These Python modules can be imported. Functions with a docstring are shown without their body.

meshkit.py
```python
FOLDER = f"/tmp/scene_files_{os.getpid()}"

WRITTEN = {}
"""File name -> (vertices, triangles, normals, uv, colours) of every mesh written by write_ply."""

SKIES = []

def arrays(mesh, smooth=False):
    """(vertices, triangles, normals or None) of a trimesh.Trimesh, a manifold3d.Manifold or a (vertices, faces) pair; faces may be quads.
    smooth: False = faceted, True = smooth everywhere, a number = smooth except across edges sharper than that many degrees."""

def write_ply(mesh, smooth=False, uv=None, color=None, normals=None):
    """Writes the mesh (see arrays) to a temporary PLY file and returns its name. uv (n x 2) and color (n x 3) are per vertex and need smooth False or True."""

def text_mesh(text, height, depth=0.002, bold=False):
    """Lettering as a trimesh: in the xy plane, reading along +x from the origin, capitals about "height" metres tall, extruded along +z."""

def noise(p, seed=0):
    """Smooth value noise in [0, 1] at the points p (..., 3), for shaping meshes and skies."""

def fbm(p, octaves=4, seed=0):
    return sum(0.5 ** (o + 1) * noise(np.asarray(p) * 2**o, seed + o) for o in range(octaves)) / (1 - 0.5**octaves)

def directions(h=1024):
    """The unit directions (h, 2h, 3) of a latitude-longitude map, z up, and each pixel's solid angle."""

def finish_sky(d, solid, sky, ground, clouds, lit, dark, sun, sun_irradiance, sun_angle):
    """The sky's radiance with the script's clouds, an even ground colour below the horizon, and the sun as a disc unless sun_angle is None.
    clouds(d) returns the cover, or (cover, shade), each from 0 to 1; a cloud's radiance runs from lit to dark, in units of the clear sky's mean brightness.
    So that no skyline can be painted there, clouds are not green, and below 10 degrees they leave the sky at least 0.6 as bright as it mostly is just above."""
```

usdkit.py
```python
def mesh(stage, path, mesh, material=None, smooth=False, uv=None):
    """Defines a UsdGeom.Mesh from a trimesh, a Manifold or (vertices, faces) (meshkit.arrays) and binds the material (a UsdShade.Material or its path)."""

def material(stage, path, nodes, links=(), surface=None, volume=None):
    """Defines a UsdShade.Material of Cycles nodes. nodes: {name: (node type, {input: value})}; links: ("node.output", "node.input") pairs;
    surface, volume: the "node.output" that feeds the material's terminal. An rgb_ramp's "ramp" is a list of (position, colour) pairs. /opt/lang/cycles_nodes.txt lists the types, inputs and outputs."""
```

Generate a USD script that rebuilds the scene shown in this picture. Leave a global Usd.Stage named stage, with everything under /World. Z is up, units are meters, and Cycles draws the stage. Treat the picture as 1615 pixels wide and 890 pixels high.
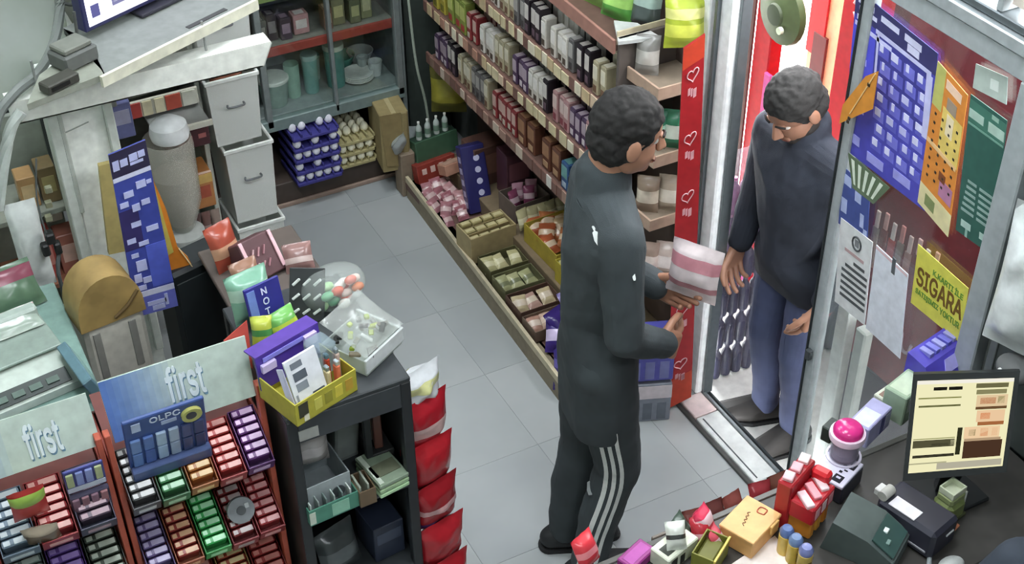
import math, random
import numpy as np, trimesh, manifold3d as m3
from manifold3d import Manifold
import usdkit, meshkit
from pxr import Usd, UsdGeom, UsdLux, UsdShade, Gf, Sdf

rnd = random.Random(7)
stage = Usd.Stage.CreateInMemory()
UsdGeom.SetStageUpAxis(stage, UsdGeom.Tokens.z)
UsdGeom.SetStageMetersPerUnit(stage, 1.0)
UsdGeom.Xform.Define(stage, '/World')
UsdGeom.Scope.Define(stage, '/World/Looks')

# ---------------------------------------------------------------- camera (a ceiling camera of the shop), exposure
EYE = np.array([0, 0, 3.6])
PITCH, ROLL, YAW, FOCAL = 0.66504356, 0.01185328, 0.47410894, 2200.0     # focal length in pixels of the 1615 x 890 frame
cp, sp = math.cos(PITCH), math.sin(PITCH)
fw = np.array([math.sin(YAW) * cp, math.cos(YAW) * cp, -sp]); rt = np.array([math.cos(YAW), -math.sin(YAW), 0]); dn = np.cross(fw, rt)
cr, sr = math.cos(ROLL), math.sin(ROLL)
RT, DN, FW = cr * rt + sr * dn, -sr * rt + cr * dn, fw
cam = UsdGeom.Camera.Define(stage, '/World/camera')
cam.AddTransformOp().Set(Gf.Matrix4d(*RT, 0, *(-DN), 0, *(-FW), 0, *EYE, 1))
cam.CreateHorizontalApertureAttr(36.0); cam.CreateVerticalApertureAttr(36.0 * 890 / 1615)
cam.CreateFocalLengthAttr(36.0 * FOCAL / 1615); cam.CreateClippingRangeAttr(Gf.Vec2f(0.05, 100))
cam.CreateExposureAttr(0.66)

# ---------------------------------------------------------------- daylight outside the door
dome = UsdLux.DomeLight.Define(stage, '/World/sky_light')
dome.CreateColorAttr(Gf.Vec3f(0.97, 0.98, 1.0)); dome.CreateIntensityAttr(3.2)


def sight(px, py):
    return ((px - 807.5) * RT + (py - 445) * DN) / FOCAL + FW
def oz(px, py, z=0.0):
    d = sight(px, py); return EYE + d * (z - EYE[2]) / d[2]
def ox(px, py, x):
    d = sight(px, py); return EYE + d * x / d[0]
def oy(px, py, y):
    d = sight(px, py); return EYE + d * y / d[1]
def op(px, py, p0, n):
    d = sight(px, py); return EYE + d * np.dot(np.asarray(p0) - EYE, n) / np.dot(d, n)


# ---------------------------------------------------------------- materials
def lin(h):
    c = np.array([int(h[i:i + 2], 16) for i in (0, 2, 4)]) / 255.0
    return tuple(np.where(c < 0.04045, c / 12.92, ((c + 0.055) / 1.055) ** 2.4))
MATS = {}
def M(h, rough=0.5, metal=0.0, var=0.1, scale=30.0):
    k = (h, rough, metal, var, scale)
    if k not in MATS:
        c = np.array(lin(h))
        MATS[k] = usdkit.material(stage, '/World/Looks/look_%s_%d_%d_%d' % (h, rough * 100, metal * 100, len(MATS)), {
            't': ('texture_coordinate', {}), 'n': ('noise_texture', {'scale': scale, 'detail': 3.0}),
            'r': ('rgb_ramp', {'ramp': [(0.3, tuple(c * (1 - var))), (0.7, tuple(np.minimum(c * (1 + var), 1)))]}),
            'p': ('principled_bsdf', {'roughness': rough, 'metallic': metal})},
            [('t.object', 'n.vector'), ('n.fac', 'r.fac'), ('r.color', 'p.base_color')], surface='p.BSDF')
    return MATS[k]
def emit(h, strength):
    k = ('e', h, strength)
    if k not in MATS:
        MATS[k] = usdkit.material(stage, '/World/Looks/glow_%s_%d' % (h, len(MATS)), {'e': ('emission', {'color': lin(h), 'strength': strength})}, surface='e.emission')
    return MATS[k]
def clear(h, fac, rough=0.15, name='clear'):
    """see-through plastic: part of the light passes straight, the rest is plain tinted plastic"""
    k = ('c', h, fac, rough)
    if k not in MATS:
        MATS[k] = usdkit.material(stage, '/World/Looks/%s_%s_%d' % (name, h, len(MATS)), {
            'a': ('transparent_bsdf', {'color': (0.95, 0.97, 0.96)}), 'p': ('principled_bsdf', {'base_color': lin(h), 'roughness': rough}),
            'm': ('mix_closure', {'fac': fac})}, [('a.BSDF', 'm.closure1'), ('p.BSDF', 'm.closure2')], surface='m.closure')
    return MATS[k]
GLASS = usdkit.material(stage, '/World/Looks/pane_glass', {
    'a': ('transparent_bsdf', {'color': (0.96, 0.985, 0.98)}), 'g': ('glossy_bsdf', {'roughness': 0.03, 'color': (0.9, 0.95, 0.95)}), 'f': ('layer_weight', {'blend': 0.12}),
    'm': ('mix_closure', {})}, [('f.facing', 'm.fac'), ('a.BSDF', 'm.closure1'), ('g.BSDF', 'm.closure2')], surface='m.closure')
TILE = [usdkit.material(stage, '/World/Looks/floor_tile_%d' % i, {
    't': ('geometry', {}), 'n': ('noise_texture', {'scale': 3.0, 'detail': 5.0}), 'n2': ('noise_texture', {'scale': 1.3, 'detail': 2.0}),
    'r': ('rgb_ramp', {'ramp': [(0.3, lin(a)), (0.7, lin(b))]}), 'r2': ('map_range', {'from_min': 0.35, 'from_max': 0.65, 'to_min': 0.22, 'to_max': 0.42}),
    'p': ('principled_bsdf', {})}, [('t.position', 'n.vector'), ('t.position', 'n2.vector'), ('n.fac', 'r.fac'), ('r.color', 'p.base_color'), ('n2.fac', 'r2.value'), ('r2.result', 'p.roughness')], surface='p.BSDF')
    for i, (a, b) in enumerate((('9fa4a4', 'a9aeae'), ('a3a8a8', 'adb1b1'), ('9ca1a2', 'a6abab')))]
WALLM = usdkit.material(stage, '/World/Looks/old_plaster', {
    't': ('geometry', {}), 'n': ('noise_texture', {'scale': 4.0, 'detail': 6.0, 'roughness': 0.6}),
    'r': ('rgb_ramp', {'ramp': [(0.28, lin('8d9379')), (0.40, lin('b9c2b8')), (0.7, lin('c6cdc8'))]}), 'p': ('principled_bsdf', {'roughness': 0.8})},
    [('t.position', 'n.vector'), ('n.fac', 'r.fac'), ('r.color', 'p.base_color')], surface='p.BSDF')
def fabric(h, name):
    c = np.array(lin(h))
    return usdkit.material(stage, '/World/Looks/' + name, {
        't': ('geometry', {}), 'n': ('noise_texture', {'scale': 9.0, 'detail': 4.0}), 'w': ('noise_texture', {'scale': 400.0, 'detail': 1.0}),
        'r': ('rgb_ramp', {'ramp': [(0.3, tuple(c * 0.8)), (0.7, tuple(c * 1.2))]}), 'b': ('bump', {'strength': 0.25, 'distance': 0.002}),
        'p': ('principled_bsdf', {'roughness': 0.85})}, [('t.position', 'n.vector'), ('t.position', 'w.vector'), ('n.fac', 'r.fac'), ('r.color', 'p.base_color'), ('w.fac', 'b.height'), ('b.normal', 'p.normal')], surface='p.BSDF')


# ---------------------------------------------------------------- prims
USED = {}
def numbered(parent, name):
    k = parent + '/' + name
    USED[k] = USED.get(k, -1) + 1
    return k if USED[k] == 0 else '%s_%03d' % (k, USED[k])
def tag(p, label=None, cat=None, group=None, kind=None):
    for k, v in (('label', label), ('category', cat), ('group', group), ('kind', kind)):
        if v:
            p.SetCustomDataByKey(k, v)
    return p
def place(x, loc, rot):
    x.AddTranslateOp().Set(Gf.Vec3d(*map(float, loc)))
    if np.ndim(rot) == 0:
        rot = (0, 0, rot)
    if any(rot):
        x.AddRotateXYZOp().Set(Gf.Vec3f(*map(float, rot)))
def thing(name, label, cat, loc=(0, 0, 0), rot=0, group=None, kind=None):
    x = UsdGeom.Xform.Define(stage, numbered('/World', name))
    place(x, loc, rot)
    return tag(x.GetPrim(), label, cat, group, kind)
def part(parent, name, mesh, mat, label=None, smooth=30, kind=None):
    if isinstance(mesh, MB):
        mesh = mesh.mesh()
    p = usdkit.mesh(stage, numbered(str(parent.GetPath()), name), mesh, mat, smooth=smooth).GetPrim()
    return tag(p, label, None, None, kind)
def solo(name, mesh, mat, label, cat, group=None, kind=None, smooth=30):
    if isinstance(mesh, MB):
        mesh = mesh.mesh()
    return tag(usdkit.mesh(stage, numbered('/World', name), mesh, mat, smooth=smooth).GetPrim(), label, cat, group, kind)
ORD = ['first', 'second', 'third', 'fourth', 'fifth', 'sixth', 'seventh', 'eighth', 'ninth', 'tenth', '11th', '12th', '13th', '14th', '15th', '16th', '17th', '18th', '19th', '20th', '21st', '22nd', '23rd', '24th', '25th', '26th', '27th', '28th', '29th', '30th', '31st', '32nd', '33rd', '34th', '35th', '36th', '37th', '38th', '39th', '40th']
def copy(src, loc, rot=0, label=None, group=None):
    was = src.GetCustomData()
    name = src.GetName()
    while name[-1].isdigit() or name[-1] == '_':
        name = name[:-1]
    r = thing(name, label or was['label'], was['category'], loc, rot, group or was.get('group'))
    r.GetReferences().AddInternalReference(src.GetPath()); r.SetInstanceable(True)
    return r


# ---------------------------------------------------------------- shapes
def bev(size, b):
    sx, sy, sz = np.array(size, float) / 2
    b = min(b, sx * 0.45, sy * 0.45, sz * 0.45)
    pts = [(x * (sx - b * (k != 0)), y * (sy - b * (k != 1)), z * (sz - b * (k != 2))) for x in (-1, 1) for y in (-1, 1) for z in (-1, 1) for k in range(3)]
    return trimesh.Trimesh(pts, BEVF, process=False)
_p = [(x * (1 - .1 * (k != 0)), y * (1 - .1 * (k != 1)), z * (1 - .1 * (k != 2))) for x in (-1, 1) for y in (-1, 1) for z in (-1, 1) for k in range(3)]
_h = trimesh.convex.convex_hull(np.array(_p))
_i = [int(np.argmin(((np.array(_p) - v) ** 2).sum(1))) for v in _h.vertices]
BEVF = np.array([[_i[a] for a in f] for f in _h.faces])


class MB:
    def __init__(self): self.l = []
    def add(self, m): self.l.append(m); return self
    def box(self, x0, x1, y0, y1, z0, z1, b=0.002):
        m = bev((abs(x1 - x0), abs(y1 - y0), abs(z1 - z0)), b); m.apply_translation(((x0 + x1) / 2, (y0 + y1) / 2, (z0 + z1) / 2)); self.l.append(m); return self
    def bar(self, a, b, w, h=None, up=(0, 0, 1)):
        a, b = np.asarray(a, float), np.asarray(b, float); d = b - a; L = np.linalg.norm(d); d /= L
        s = np.cross(up, d); s = s / np.linalg.norm(s) if np.linalg.norm(s) > 1e-6 else np.array([1., 0, 0]); u = np.cross(d, s)
        m = bev((L, w, h or w), 0.002); T = np.eye(4); T[:3, 0], T[:3, 1], T[:3, 2], T[:3, 3] = d, s, u, (a + b) / 2
        m.apply_transform(T); self.l.append(m); return self
    def cyl(self, a, b, r, n=16):
        self.l.append(trimesh.creation.cylinder(r, segment=[np.asarray(a, float), np.asarray(b, float)], sections=n)); return self
    def lathe(self, prof, loc=(0, 0, 0), n=24):
        m = trimesh.creation.revolve(np.array(prof, float), sections=n); m.apply_translation(loc); self.l.append(m); return self
    def tube(self, pts, r, n=8, sub=6):
        p = spline(pts, sub); t = np.gradient(p, axis=0); t /= np.linalg.norm(t, axis=1, keepdims=True)
        a = np.cross(t, (0.3, 0.2, 0.93)); a /= np.linalg.norm(a, axis=1, keepdims=True); b = np.cross(t, a); w = np.arange(n) * 2 * np.pi / n
        v = p[:, None] + r * (np.cos(w)[None, :, None] * a[:, None] + np.sin(w)[None, :, None] * b[:, None])
        f = []
        for i in range(len(p) - 1):
            for j in range(n):
                q = [i * n + j, i * n + (j + 1) % n, (i + 1) * n + (j + 1) % n, (i + 1) * n + j]; f += [[q[0], q[1], q[2]], [q[0], q[2], q[3]]]
        for j in range(1, n - 1):
            f += [[0, j + 1, j], [(len(p) - 1) * n, (len(p) - 1) * n + j, (len(p) - 1) * n + j + 1]]
        self.l.append(trimesh.Trimesh(v.reshape(-1, 3), f, process=False)); return self
    def prism(self, pts, d):
        """flat outline (3-D points, in order) given the thickness vector d"""
        p = np.asarray(pts, float); d = np.asarray(d, float); n = len(p)
        v = np.vstack([p, p + d]); f = []
        for i in range(1, n - 1): f += [[0, i + 1, i], [n, n + i, n + i + 1]]
        for i in range(n):
            j = (i + 1) % n; f += [[i, j, n + j], [i, n + j, n + i]]
        m = trimesh.Trimesh(v, f, process=False)
        if m.volume < 0: m.invert()
        self.l.append(m); return self
    def mesh(self):
        return self.l[0] if len(self.l) == 1 else trimesh.util.concatenate(self.l)
def spline(pts, sub=6):
    p = np.asarray(pts, float)
    if len(p) < 3: return p
    q = np.vstack([2 * p[0] - p[1], p, 2 * p[-1] - p[-2]]); out = []
    for i in range(1, len(q) - 2):
        for s in np.arange(sub) / sub:
            out.append(0.5 * (2 * q[i] + (q[i + 1] - q[i - 1]) * s + (2 * q[i - 1] - 5 * q[i] + 4 * q[i + 1] - q[i + 2]) * s * s + (3 * q[i] - q[i - 1] - 3 * q[i + 1] + q[i + 2]) * s ** 3))
    return np.array(out + [p[-1]])
def text(s, h, origin, xa, ya, depth=0.001, bold=True, fit=None):
    m = meshkit.text_mesh(s, h, depth, bold)
    if fit: m.apply_scale((fit / (m.bounds[1][0] - m.bounds[0][0]), 1, 1))
    T = np.eye(4); xa, ya = np.asarray(xa, float), np.asarray(ya, float)
    T[:3, 0], T[:3, 1], T[:3, 2], T[:3, 3] = xa, ya, np.cross(xa, ya) / max(np.linalg.norm(np.cross(xa, ya)), 1e-9), origin
    m.apply_transform(T); return m
def face_box(face, dims, u0, v0, u1, v1, t=0.0008):
    w, d, h = dims
    f = {'front': lambda: (-w / 2 + u0 * w, -w / 2 + u1 * w, -d / 2 - t, -d / 2 + t, v0 * h, v1 * h), 'back': lambda: (-w / 2 + u0 * w, -w / 2 + u1 * w, d / 2 - t, d / 2 + t, v0 * h, v1 * h),
         'right': lambda: (w / 2 - t, w / 2 + t, -d / 2 + u0 * d, -d / 2 + u1 * d, v0 * h, v1 * h), 'left': lambda: (-w / 2 - t, -w / 2 + t, d / 2 - u1 * d, d / 2 - u0 * d, v0 * h, v1 * h),
         'top': lambda: (-w / 2 + u0 * w, -w / 2 + u1 * w, -d / 2 + v0 * d, -d / 2 + v1 * d, h - t, h + t)}[face]()
    return MB().box(*f, b=0.0003)
def carton(name, label, cat, dims, loc, rot, color, prints=(), group=None, rough=0.4, b=0.003):
    o = thing(name, label, cat, loc, rot, group); w, d, h = dims
    part(o, 'body', MB().box(-w / 2, w / 2, -d / 2, d / 2, 0, h, b), M(color, rough))
    for f, u0, v0, u1, v1, c in prints:
        part(o, 'printed_panel', face_box(f, dims, u0, v0, u1, v1), M(c, rough))
    return o
def pillow_mesh(w, h, t, seed=0, v0=0.0, v1=1.0, off=0.0, n=11, m=14, crimp=0.07):
    """a sealed packet, upright in the xz plane, front towards -y; v0..v1 cuts a band of it"""
    u, v = np.meshgrid(np.linspace(-1, 1, n), np.linspace(v0, v1, m))
    inner = np.clip((v - crimp) / (1 - 2 * crimp), 0, 1)
    th = t / 2 * np.maximum(1 - np.abs(u) ** 3, 0) ** 0.7 * np.maximum(1 - np.abs(2 * inner - 1) ** 3, 0) ** 0.6
    x, z = u * w / 2 * (1 - 0.05 * np.sin(np.pi * inner)), v * h
    q = np.stack([x * 28, z * 28, 0 * x + seed * 7.3], -1)
    wr = (meshkit.noise(q, seed) - 0.5) * t * 0.28 * (th / (t / 2 + 1e-9)) + 0.0008 * np.sin(u * 40) * (inner * (1 - inner) < 1e-6)
    F = np.stack([x, -(th + off) + wr, z], -1).reshape(-1, 3); B = np.stack([x, th + off + wr, z], -1).reshape(-1, 3)
    idx = np.arange(n * m).reshape(m, n); a, b_, c, d = idx[:-1, :-1].ravel(), idx[:-1, 1:].ravel(), idx[1:, 1:].ravel(), idx[1:, :-1].ravel()
    f = np.vstack([np.stack([a, b_, c], 1), np.stack([a, c, d], 1)])
    return trimesh.Trimesh(np.vstack([F, B]), np.vstack([f, f[:, ::-1] + n * m]), process=False)
def packet(name, label, cat, w, h, t, loc, rot, color, bands=(), group=None, seed=0, rough=0.25):
    o = thing(name, label, cat, loc, rot, group)
    part(o, 'wrapper', pillow_mesh(w, h, t, seed), M(color, rough), smooth=True)
    for v0, v1, c in bands:
        part(o, 'printed_band', pillow_mesh(w * 1.002, h, t, seed, v0, v1, 0.0009), M(c, rough), smooth=True)
    return o
def bottle(name, label, cat, r, h, loc, color, cap, lab=None, group=None, rot=0):
    o = thing(name, label, cat, loc, rot, group)
    part(o, 'body', MB().lathe([(0, 0), (r * .9, 0), (r, .02 * h), (r, .62 * h), (r * .8, .72 * h), (r * .38, .84 * h), (r * .36, .92 * h), (0, .92 * h)]), color if not isinstance(color, str) else M(color, .2), smooth=40)
    part(o, 'cap', MB().lathe([(0, .9 * h), (r * .44, .9 * h), (r * .44, h), (r * .38, h * 1.005), (0, h * 1.005)]), M(cap, .4), smooth=40)
    if lab: part(o, 'printed_label', MB().lathe([(r * 1.01, .2 * h), (r * 1.015, .2 * h), (r * 1.015, .52 * h), (r * 1.01, .52 * h)]), M(lab, .4), smooth=40)
    return o
def tray_mesh(w, d, h, t=0.004):
    return MB().box(-w / 2, w / 2, -d / 2, d / 2, 0, t, .001).box(-w / 2, w / 2, -d / 2, -d / 2 + t, 0, h, .001).box(-w / 2, w / 2, d / 2 - t, d / 2, 0, h, .001).box(-w / 2, -w / 2 + t, -d / 2 + t, d / 2 - t, 0, h, .001).box(w / 2 - t, w / 2, -d / 2 + t, d / 2 - t, 0, h, .001)
def sheet(name, label, cat, corners, d, color, group=None, rough=0.5):
    """a flat printed sheet at its real place: world corners and thickness vector; parts follow in world space"""
    o = thing(name, label, cat, (0, 0, 0), 0, group)
    part(o, 'paper', MB().prism(corners, d), M(color, rough), smooth=False)
    return o
def quad_uv(c, u, v):
    """point on the quad c (bottom-left, bottom-right, top-right, top-left)"""
    c = np.asarray(c, float); return c[0] * (1 - u) * (1 - v) + c[1] * u * (1 - v) + c[2] * u * v + c[3] * (1 - u) * v
def on_quad(o, name, c, u0, v0, u1, v1, n, color, t=0.0012, rough=0.5):
    n = np.asarray(n, float)
    p = [quad_uv(c, u0, v0), quad_uv(c, u1, v0), quad_uv(c, u1, v1), quad_uv(c, u0, v1)]
    return part(o, name, MB().prism([q + n * 0.0002 for q in p], n * t), M(color, rough), smooth=False)
def text_quad(o, name, s, c, u0, v0, u1, v1, n, color, t=0.0014):
    a, b, d = quad_uv(c, u0, v0), quad_uv(c, u1, v0), quad_uv(c, u0, v1)
    m = meshkit.text_mesh(s, 1.0, 1.0, True); lo, hi = m.bounds
    v = (m.vertices - lo) / (hi - lo)
    m.vertices = a + v[:, :1] * (b - a) + v[:, 1:2] * (d - a) + (v[:, 2:] * t + 0.0003) * np.asarray(n, float)
    if m.volume < 0: m.invert()
    return part(o, name, m, M(color), smooth=False)
# ================================================================ THE SETTING
XW = 2.41                                        # plane of the shop front (door and window)
fl = solo('floor', MB().box(-0.7, 2.42, -1.0, 5.62, -0.06, -0.0015), M('959a9a', .8), 'grey tiled shop floor', 'floor', kind='structure')
xs = [1.735 + 0.43 * k for k in range(-6, 3)]; ys = [3.19 + 0.43 * k for k in range(-10, 6)]
k = 0
for x in xs:
    for y in ys:
        x1, y1 = min(x + 0.43, 2.41), min(y + 0.43, 5.6)
        if x1 - x > 0.02 and y1 - y > 0.02:
            part(fl, 'floor_tile', MB().box(x + .0008, x1 - .0008, y + .0008, y1 - .0008, -0.012, 0.0, .0006), TILE[(k * 7) % 3]); k += 1
solo('ceiling', MB().box(-0.7, 2.6, -1.0, 5.7, 3.9, 3.95), M('d8dad8', .8), 'white ceiling', 'ceiling', kind='structure')
solo('wall_left', MB().box(-0.78, -0.7, -1.0, 5.7, -.2, 3.9), WALLM, 'pale wall', 'wall', kind='structure')
solo('wall_back', MB().box(-0.7, 2.6, 5.62, 5.7, -.2, 3.9), M('4d5450', .8), 'dark wall', 'wall', kind='structure')
solo('wall_front', MB().box(-0.7, 2.6, -1.08, -1.0, -.2, 3.9), M('c9cdca', .8), 'pale wall', 'wall', kind='structure')
w = solo('wall_right', MB().box(2.41, 2.50, 3.34, 5.62, 0, 3.9).box(2.41, 2.50, -1.0, 1.93, 0, 3.9).box(2.41, 2.50, 1.93, 3.34, 2.75, 3.9), M('5d625f', .8), 'grey wall holding the shop front', 'wall', kind='structure')
wi = solo('wall_inner', MB().box(-0.7, .60, 4.36, 4.44, 1.2, 3.9), WALLM, 'stained pale plaster wall', 'wall', kind='structure')

for i, (x, y) in enumerate(((0.55, 2.0), (1.55, 2.0), (0.55, 4.1), (1.55, 4.1), (1.05, 0.2))):
    o = thing('ceiling_light', 'white ceiling light panel above ' + ('the red candy racks', 'the counter edge', 'the stacked bins', 'the wall shelf', 'the till side')[i], 'ceiling light', (x, y, 3.88), 0, 'ceiling light panels')
    part(o, 'frame', MB().box(-.32, .32, -.32, .32, -.03, .02, .004), M('e8e8e6'))
    part(o, 'diffuser', MB().box(-.29, .29, -.29, .29, -.036, -.028, .001), emit('f4faff', 18.0))

AL, ALD, ALW = M('a3aaac', .4, .1), M('6b7376', .35, .5), M('eceff0', .35, .0)
# door: white sliding-door jamb on the left, slim aluminium mullion on the right
d = thing('door_1', 'open sliding shop door with white aluminium jamb', 'door', kind='structure')
part(d, 'jamb', MB().box(2.37, 2.47, 3.235, 3.30, 0, 2.75, .004), ALW)
part(d, 'jamb', MB().box(2.39, 2.47, 3.195, 3.233, 0, 2.75, .004), AL)
part(d, 'door_leaf_edge', MB().box(2.375, 2.45, 3.125, 3.19, .02, 2.7, .006), ALW)
part(d, 'seal', MB().box(2.36, 2.376, 3.185, 3.20, .02, 2.7, .002), ALD)
part(d, 'seal', MB().box(2.40, 2.44, 3.112, 3.124, .02, 2.7, .002), ALD)
part(d, 'mullion', MB().box(2.398, 2.432, 2.553, 2.592, 0, 2.75, .004), AL)
part(d, 'seal', MB().box(2.392, 2.40, 2.588, 2.596, 0, 2.7, .002), M('23292b'))
part(d, 'door_lock', MB().box(2.38, 2.399, 2.562, 2.582, .62, .66, .003), M('3a3f42'))
t = thing('trim_1', 'white metal door threshold with dark rails', 'threshold', kind='structure')
part(t, 'plate', MB().box(2.305, 2.40, 2.645, 3.015, 0, .022, .003), M('d9dcda', .3))
part(t, 'end_plate', MB().box(2.305, 2.40, 3.02, 3.13, 0, .022, .003), M('e6d2cf', .35))
part(t, 'rail', MB().box(2.288, 2.304, 2.645, 3.13, 0, .012, .002), M('4a4a48', .4, .3))
part(t, 'rail', MB().box(2.322, 2.327, 2.66, 3.0, .022, .0245, .001), M('5a5f60', .4, .3))
part(t, 'rail', MB().box(2.401, 2.412, 2.645, 3.13, 0, .03, .002), M('8d9496', .4, .4))
part(t, 'rail', MB().box(2.425, 2.435, 2.57, 3.13, -.03, .02, .002), M('33393b', .4, .4))
# window right of the door, with its lintel and the panes above it
wn = thing('window_1', 'grey aluminium shop window covered in posters', 'window', kind='structure')
part(wn, 'jamb', MB().box(2.37, 2.45, 1.925, 1.995, 0, 1.94, .004), AL)
part(wn, 'sill', MB().box(2.38, 2.44, 1.99, 2.565, 0.0, .06, .004), AL)
part(wn, 'lintel', MB().box(2.37, 2.45, 1.5, 2.565, 1.94, 2.0, .004), AL)
part(wn, 'lintel', MB().box(2.36, 2.45, 1.5, 2.565, 2.003, 2.04, .004), M('b7bfc2', .35, .4))
part(wn, 'lintel', MB().box(2.375, 2.45, 1.5, 2.565, 2.043, 2.065, .003), ALD)
part(wn, 'pane', MB().box(2.412, 2.418, 1.99, 2.57, .06, 1.94, .001), GLASS)
part(wn, 'mullion', MB().box(2.38, 2.45, 2.105, 2.125, 2.065, 2.6, .003), AL)
part(wn, 'pane', MB().box(2.412, 2.418, 2.125, 2.565, 2.065, 2.75, .001), GLASS)

# ---------------------------------------------------------------- outside the door
solo('pavement', MB().box(2.44, 6.5, .5, 6.5, -.16, -.10), M('d7d6d2', .6), 'pale pavement outside the door', 'pavement', kind='structure')
solo('wall_opposite', MB().box(6.4, 6.5, -1.0, 7.5, -.1, 3.5), M('cfc9c4', .8), 'pale wall across the pavement', 'wall', kind='structure')
# ================================================================ GLASS CABINET WITH EGGS, at the back
CB = thing('display_cabinet', 'tall grey glass-fronted cabinet with red-edged shelves at the back wall', 'cabinet')
BR = M('4a3f38', .6); DKG = M('3a403d', .7)
part(CB, 'plinth', MB().box(1.10, 2.06, 5.06, 5.5, 0, .12, .004), BR)
part(CB, 'plinth_strip', MB().box(1.10, 2.06, 5.045, 5.06, 0.0, .02, .003), M('9b8577', .6))
part(CB, 'back_panel', MB().box(1.10, 2.06, 5.50, 5.53, 0, 2.3, .003), M('a3aeaa', .7))
part(CB, 'side_panel', MB().box(1.08, 1.10, 5.06, 5.53, 0, 2.3, .003), DKG)
part(CB, 'side_panel', MB().box(2.06, 2.08, 5.06, 5.53, 0, 2.3, .003), M('7c8584', .6))
part(CB, 'shelf', MB().box(1.10, 2.06, 5.08, 5.5, .43, .46, .003), M('87928f', .5))
part(CB, 'shelf', MB().box(1.10, 2.06, 5.10, 5.5, .745, .76, .003), M('8d8f86', .5))
part(CB, 'shelf', MB().box(1.10, 2.06, 5.10, 5.5, .99, 1.005, .003), M('8d8f86', .5))
part(CB, 'shelf_edge', MB().box(1.10, 2.06, 5.085, 5.10, .735, .775, .002), M('a8473c', .5), 'red shelf edge')
part(CB, 'shelf_edge', MB().box(1.10, 2.06, 5.085, 5.10, .985, 1.01, .002), M('8fa05c', .5), 'green shelf edge')
FR = M('868e8d', .4, .3)
for x in (1.42, 1.735, 2.035):
    part(CB, 'frame_post', MB().box(x, x + (.028 if x != 1.735 else .016), 5.045, 5.08, .42, 2.3, .003), FR)
part(CB, 'frame_rail', MB().box(1.10, 2.065, 5.045, 5.08, .40, .455, .003), M('7f908d', .4, .2))
part(CB, 'glass_pane', MB().box(1.445, 1.738, 5.056, 5.060, .455, 2.3, .001), GLASS)
part(CB, 'glass_pane', MB().box(1.75, 2.036, 5.064, 5.068, .455, 2.3, .001), GLASS)

def tub(name, label, cat, r, h, loc, col, lidc, group=None, rim=True, flare=1.08):
    o = thing(name, label, cat, loc, 0, group)
    part(o, 'body', MB().lathe([(0, 0), (r * .85, 0), (r * .9, .01), (r * flare * .98, h), (r * flare * .92, h), (r * .8, .012), (0, .012)]), M(col, .35), smooth=40)
    if lidc: part(o, 'lid', MB().lathe([(0, h * .97), (r * flare * 1.05, h * .97), (r * flare * 1.05, h * 1.06), (r * flare, h * 1.09), (0, h * 1.09)]), M(lidc, .35), smooth=40)
    return o
tub('storage_tub', 'round pale green tub with white lid at the left of the cabinet bottom', 'tub', .062, .12, (1.505, 5.18, .46), '8aa296', 'dfe6dc')
tub('glass_jar', 'green-striped white cylinder jar in the middle of the cabinet', 'jar', .045, .19, (1.80, 5.20, .46), '5e9a92', 'cfd9c9', flare=1.0)
j = tub('glass_jar', 'tall pale green jar left of centre behind the cabinet glass', 'jar', .035, .16, (1.60, 5.20, .46), '9cc0ac', None, flare=1.0)
tub('glass_jar', 'tall teal jar beside the centre post of the cabinet', 'jar', .036, .17, (1.685, 5.20, .46), '7fb0a8', 'a9c6c0', flare=1.0)
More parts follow.
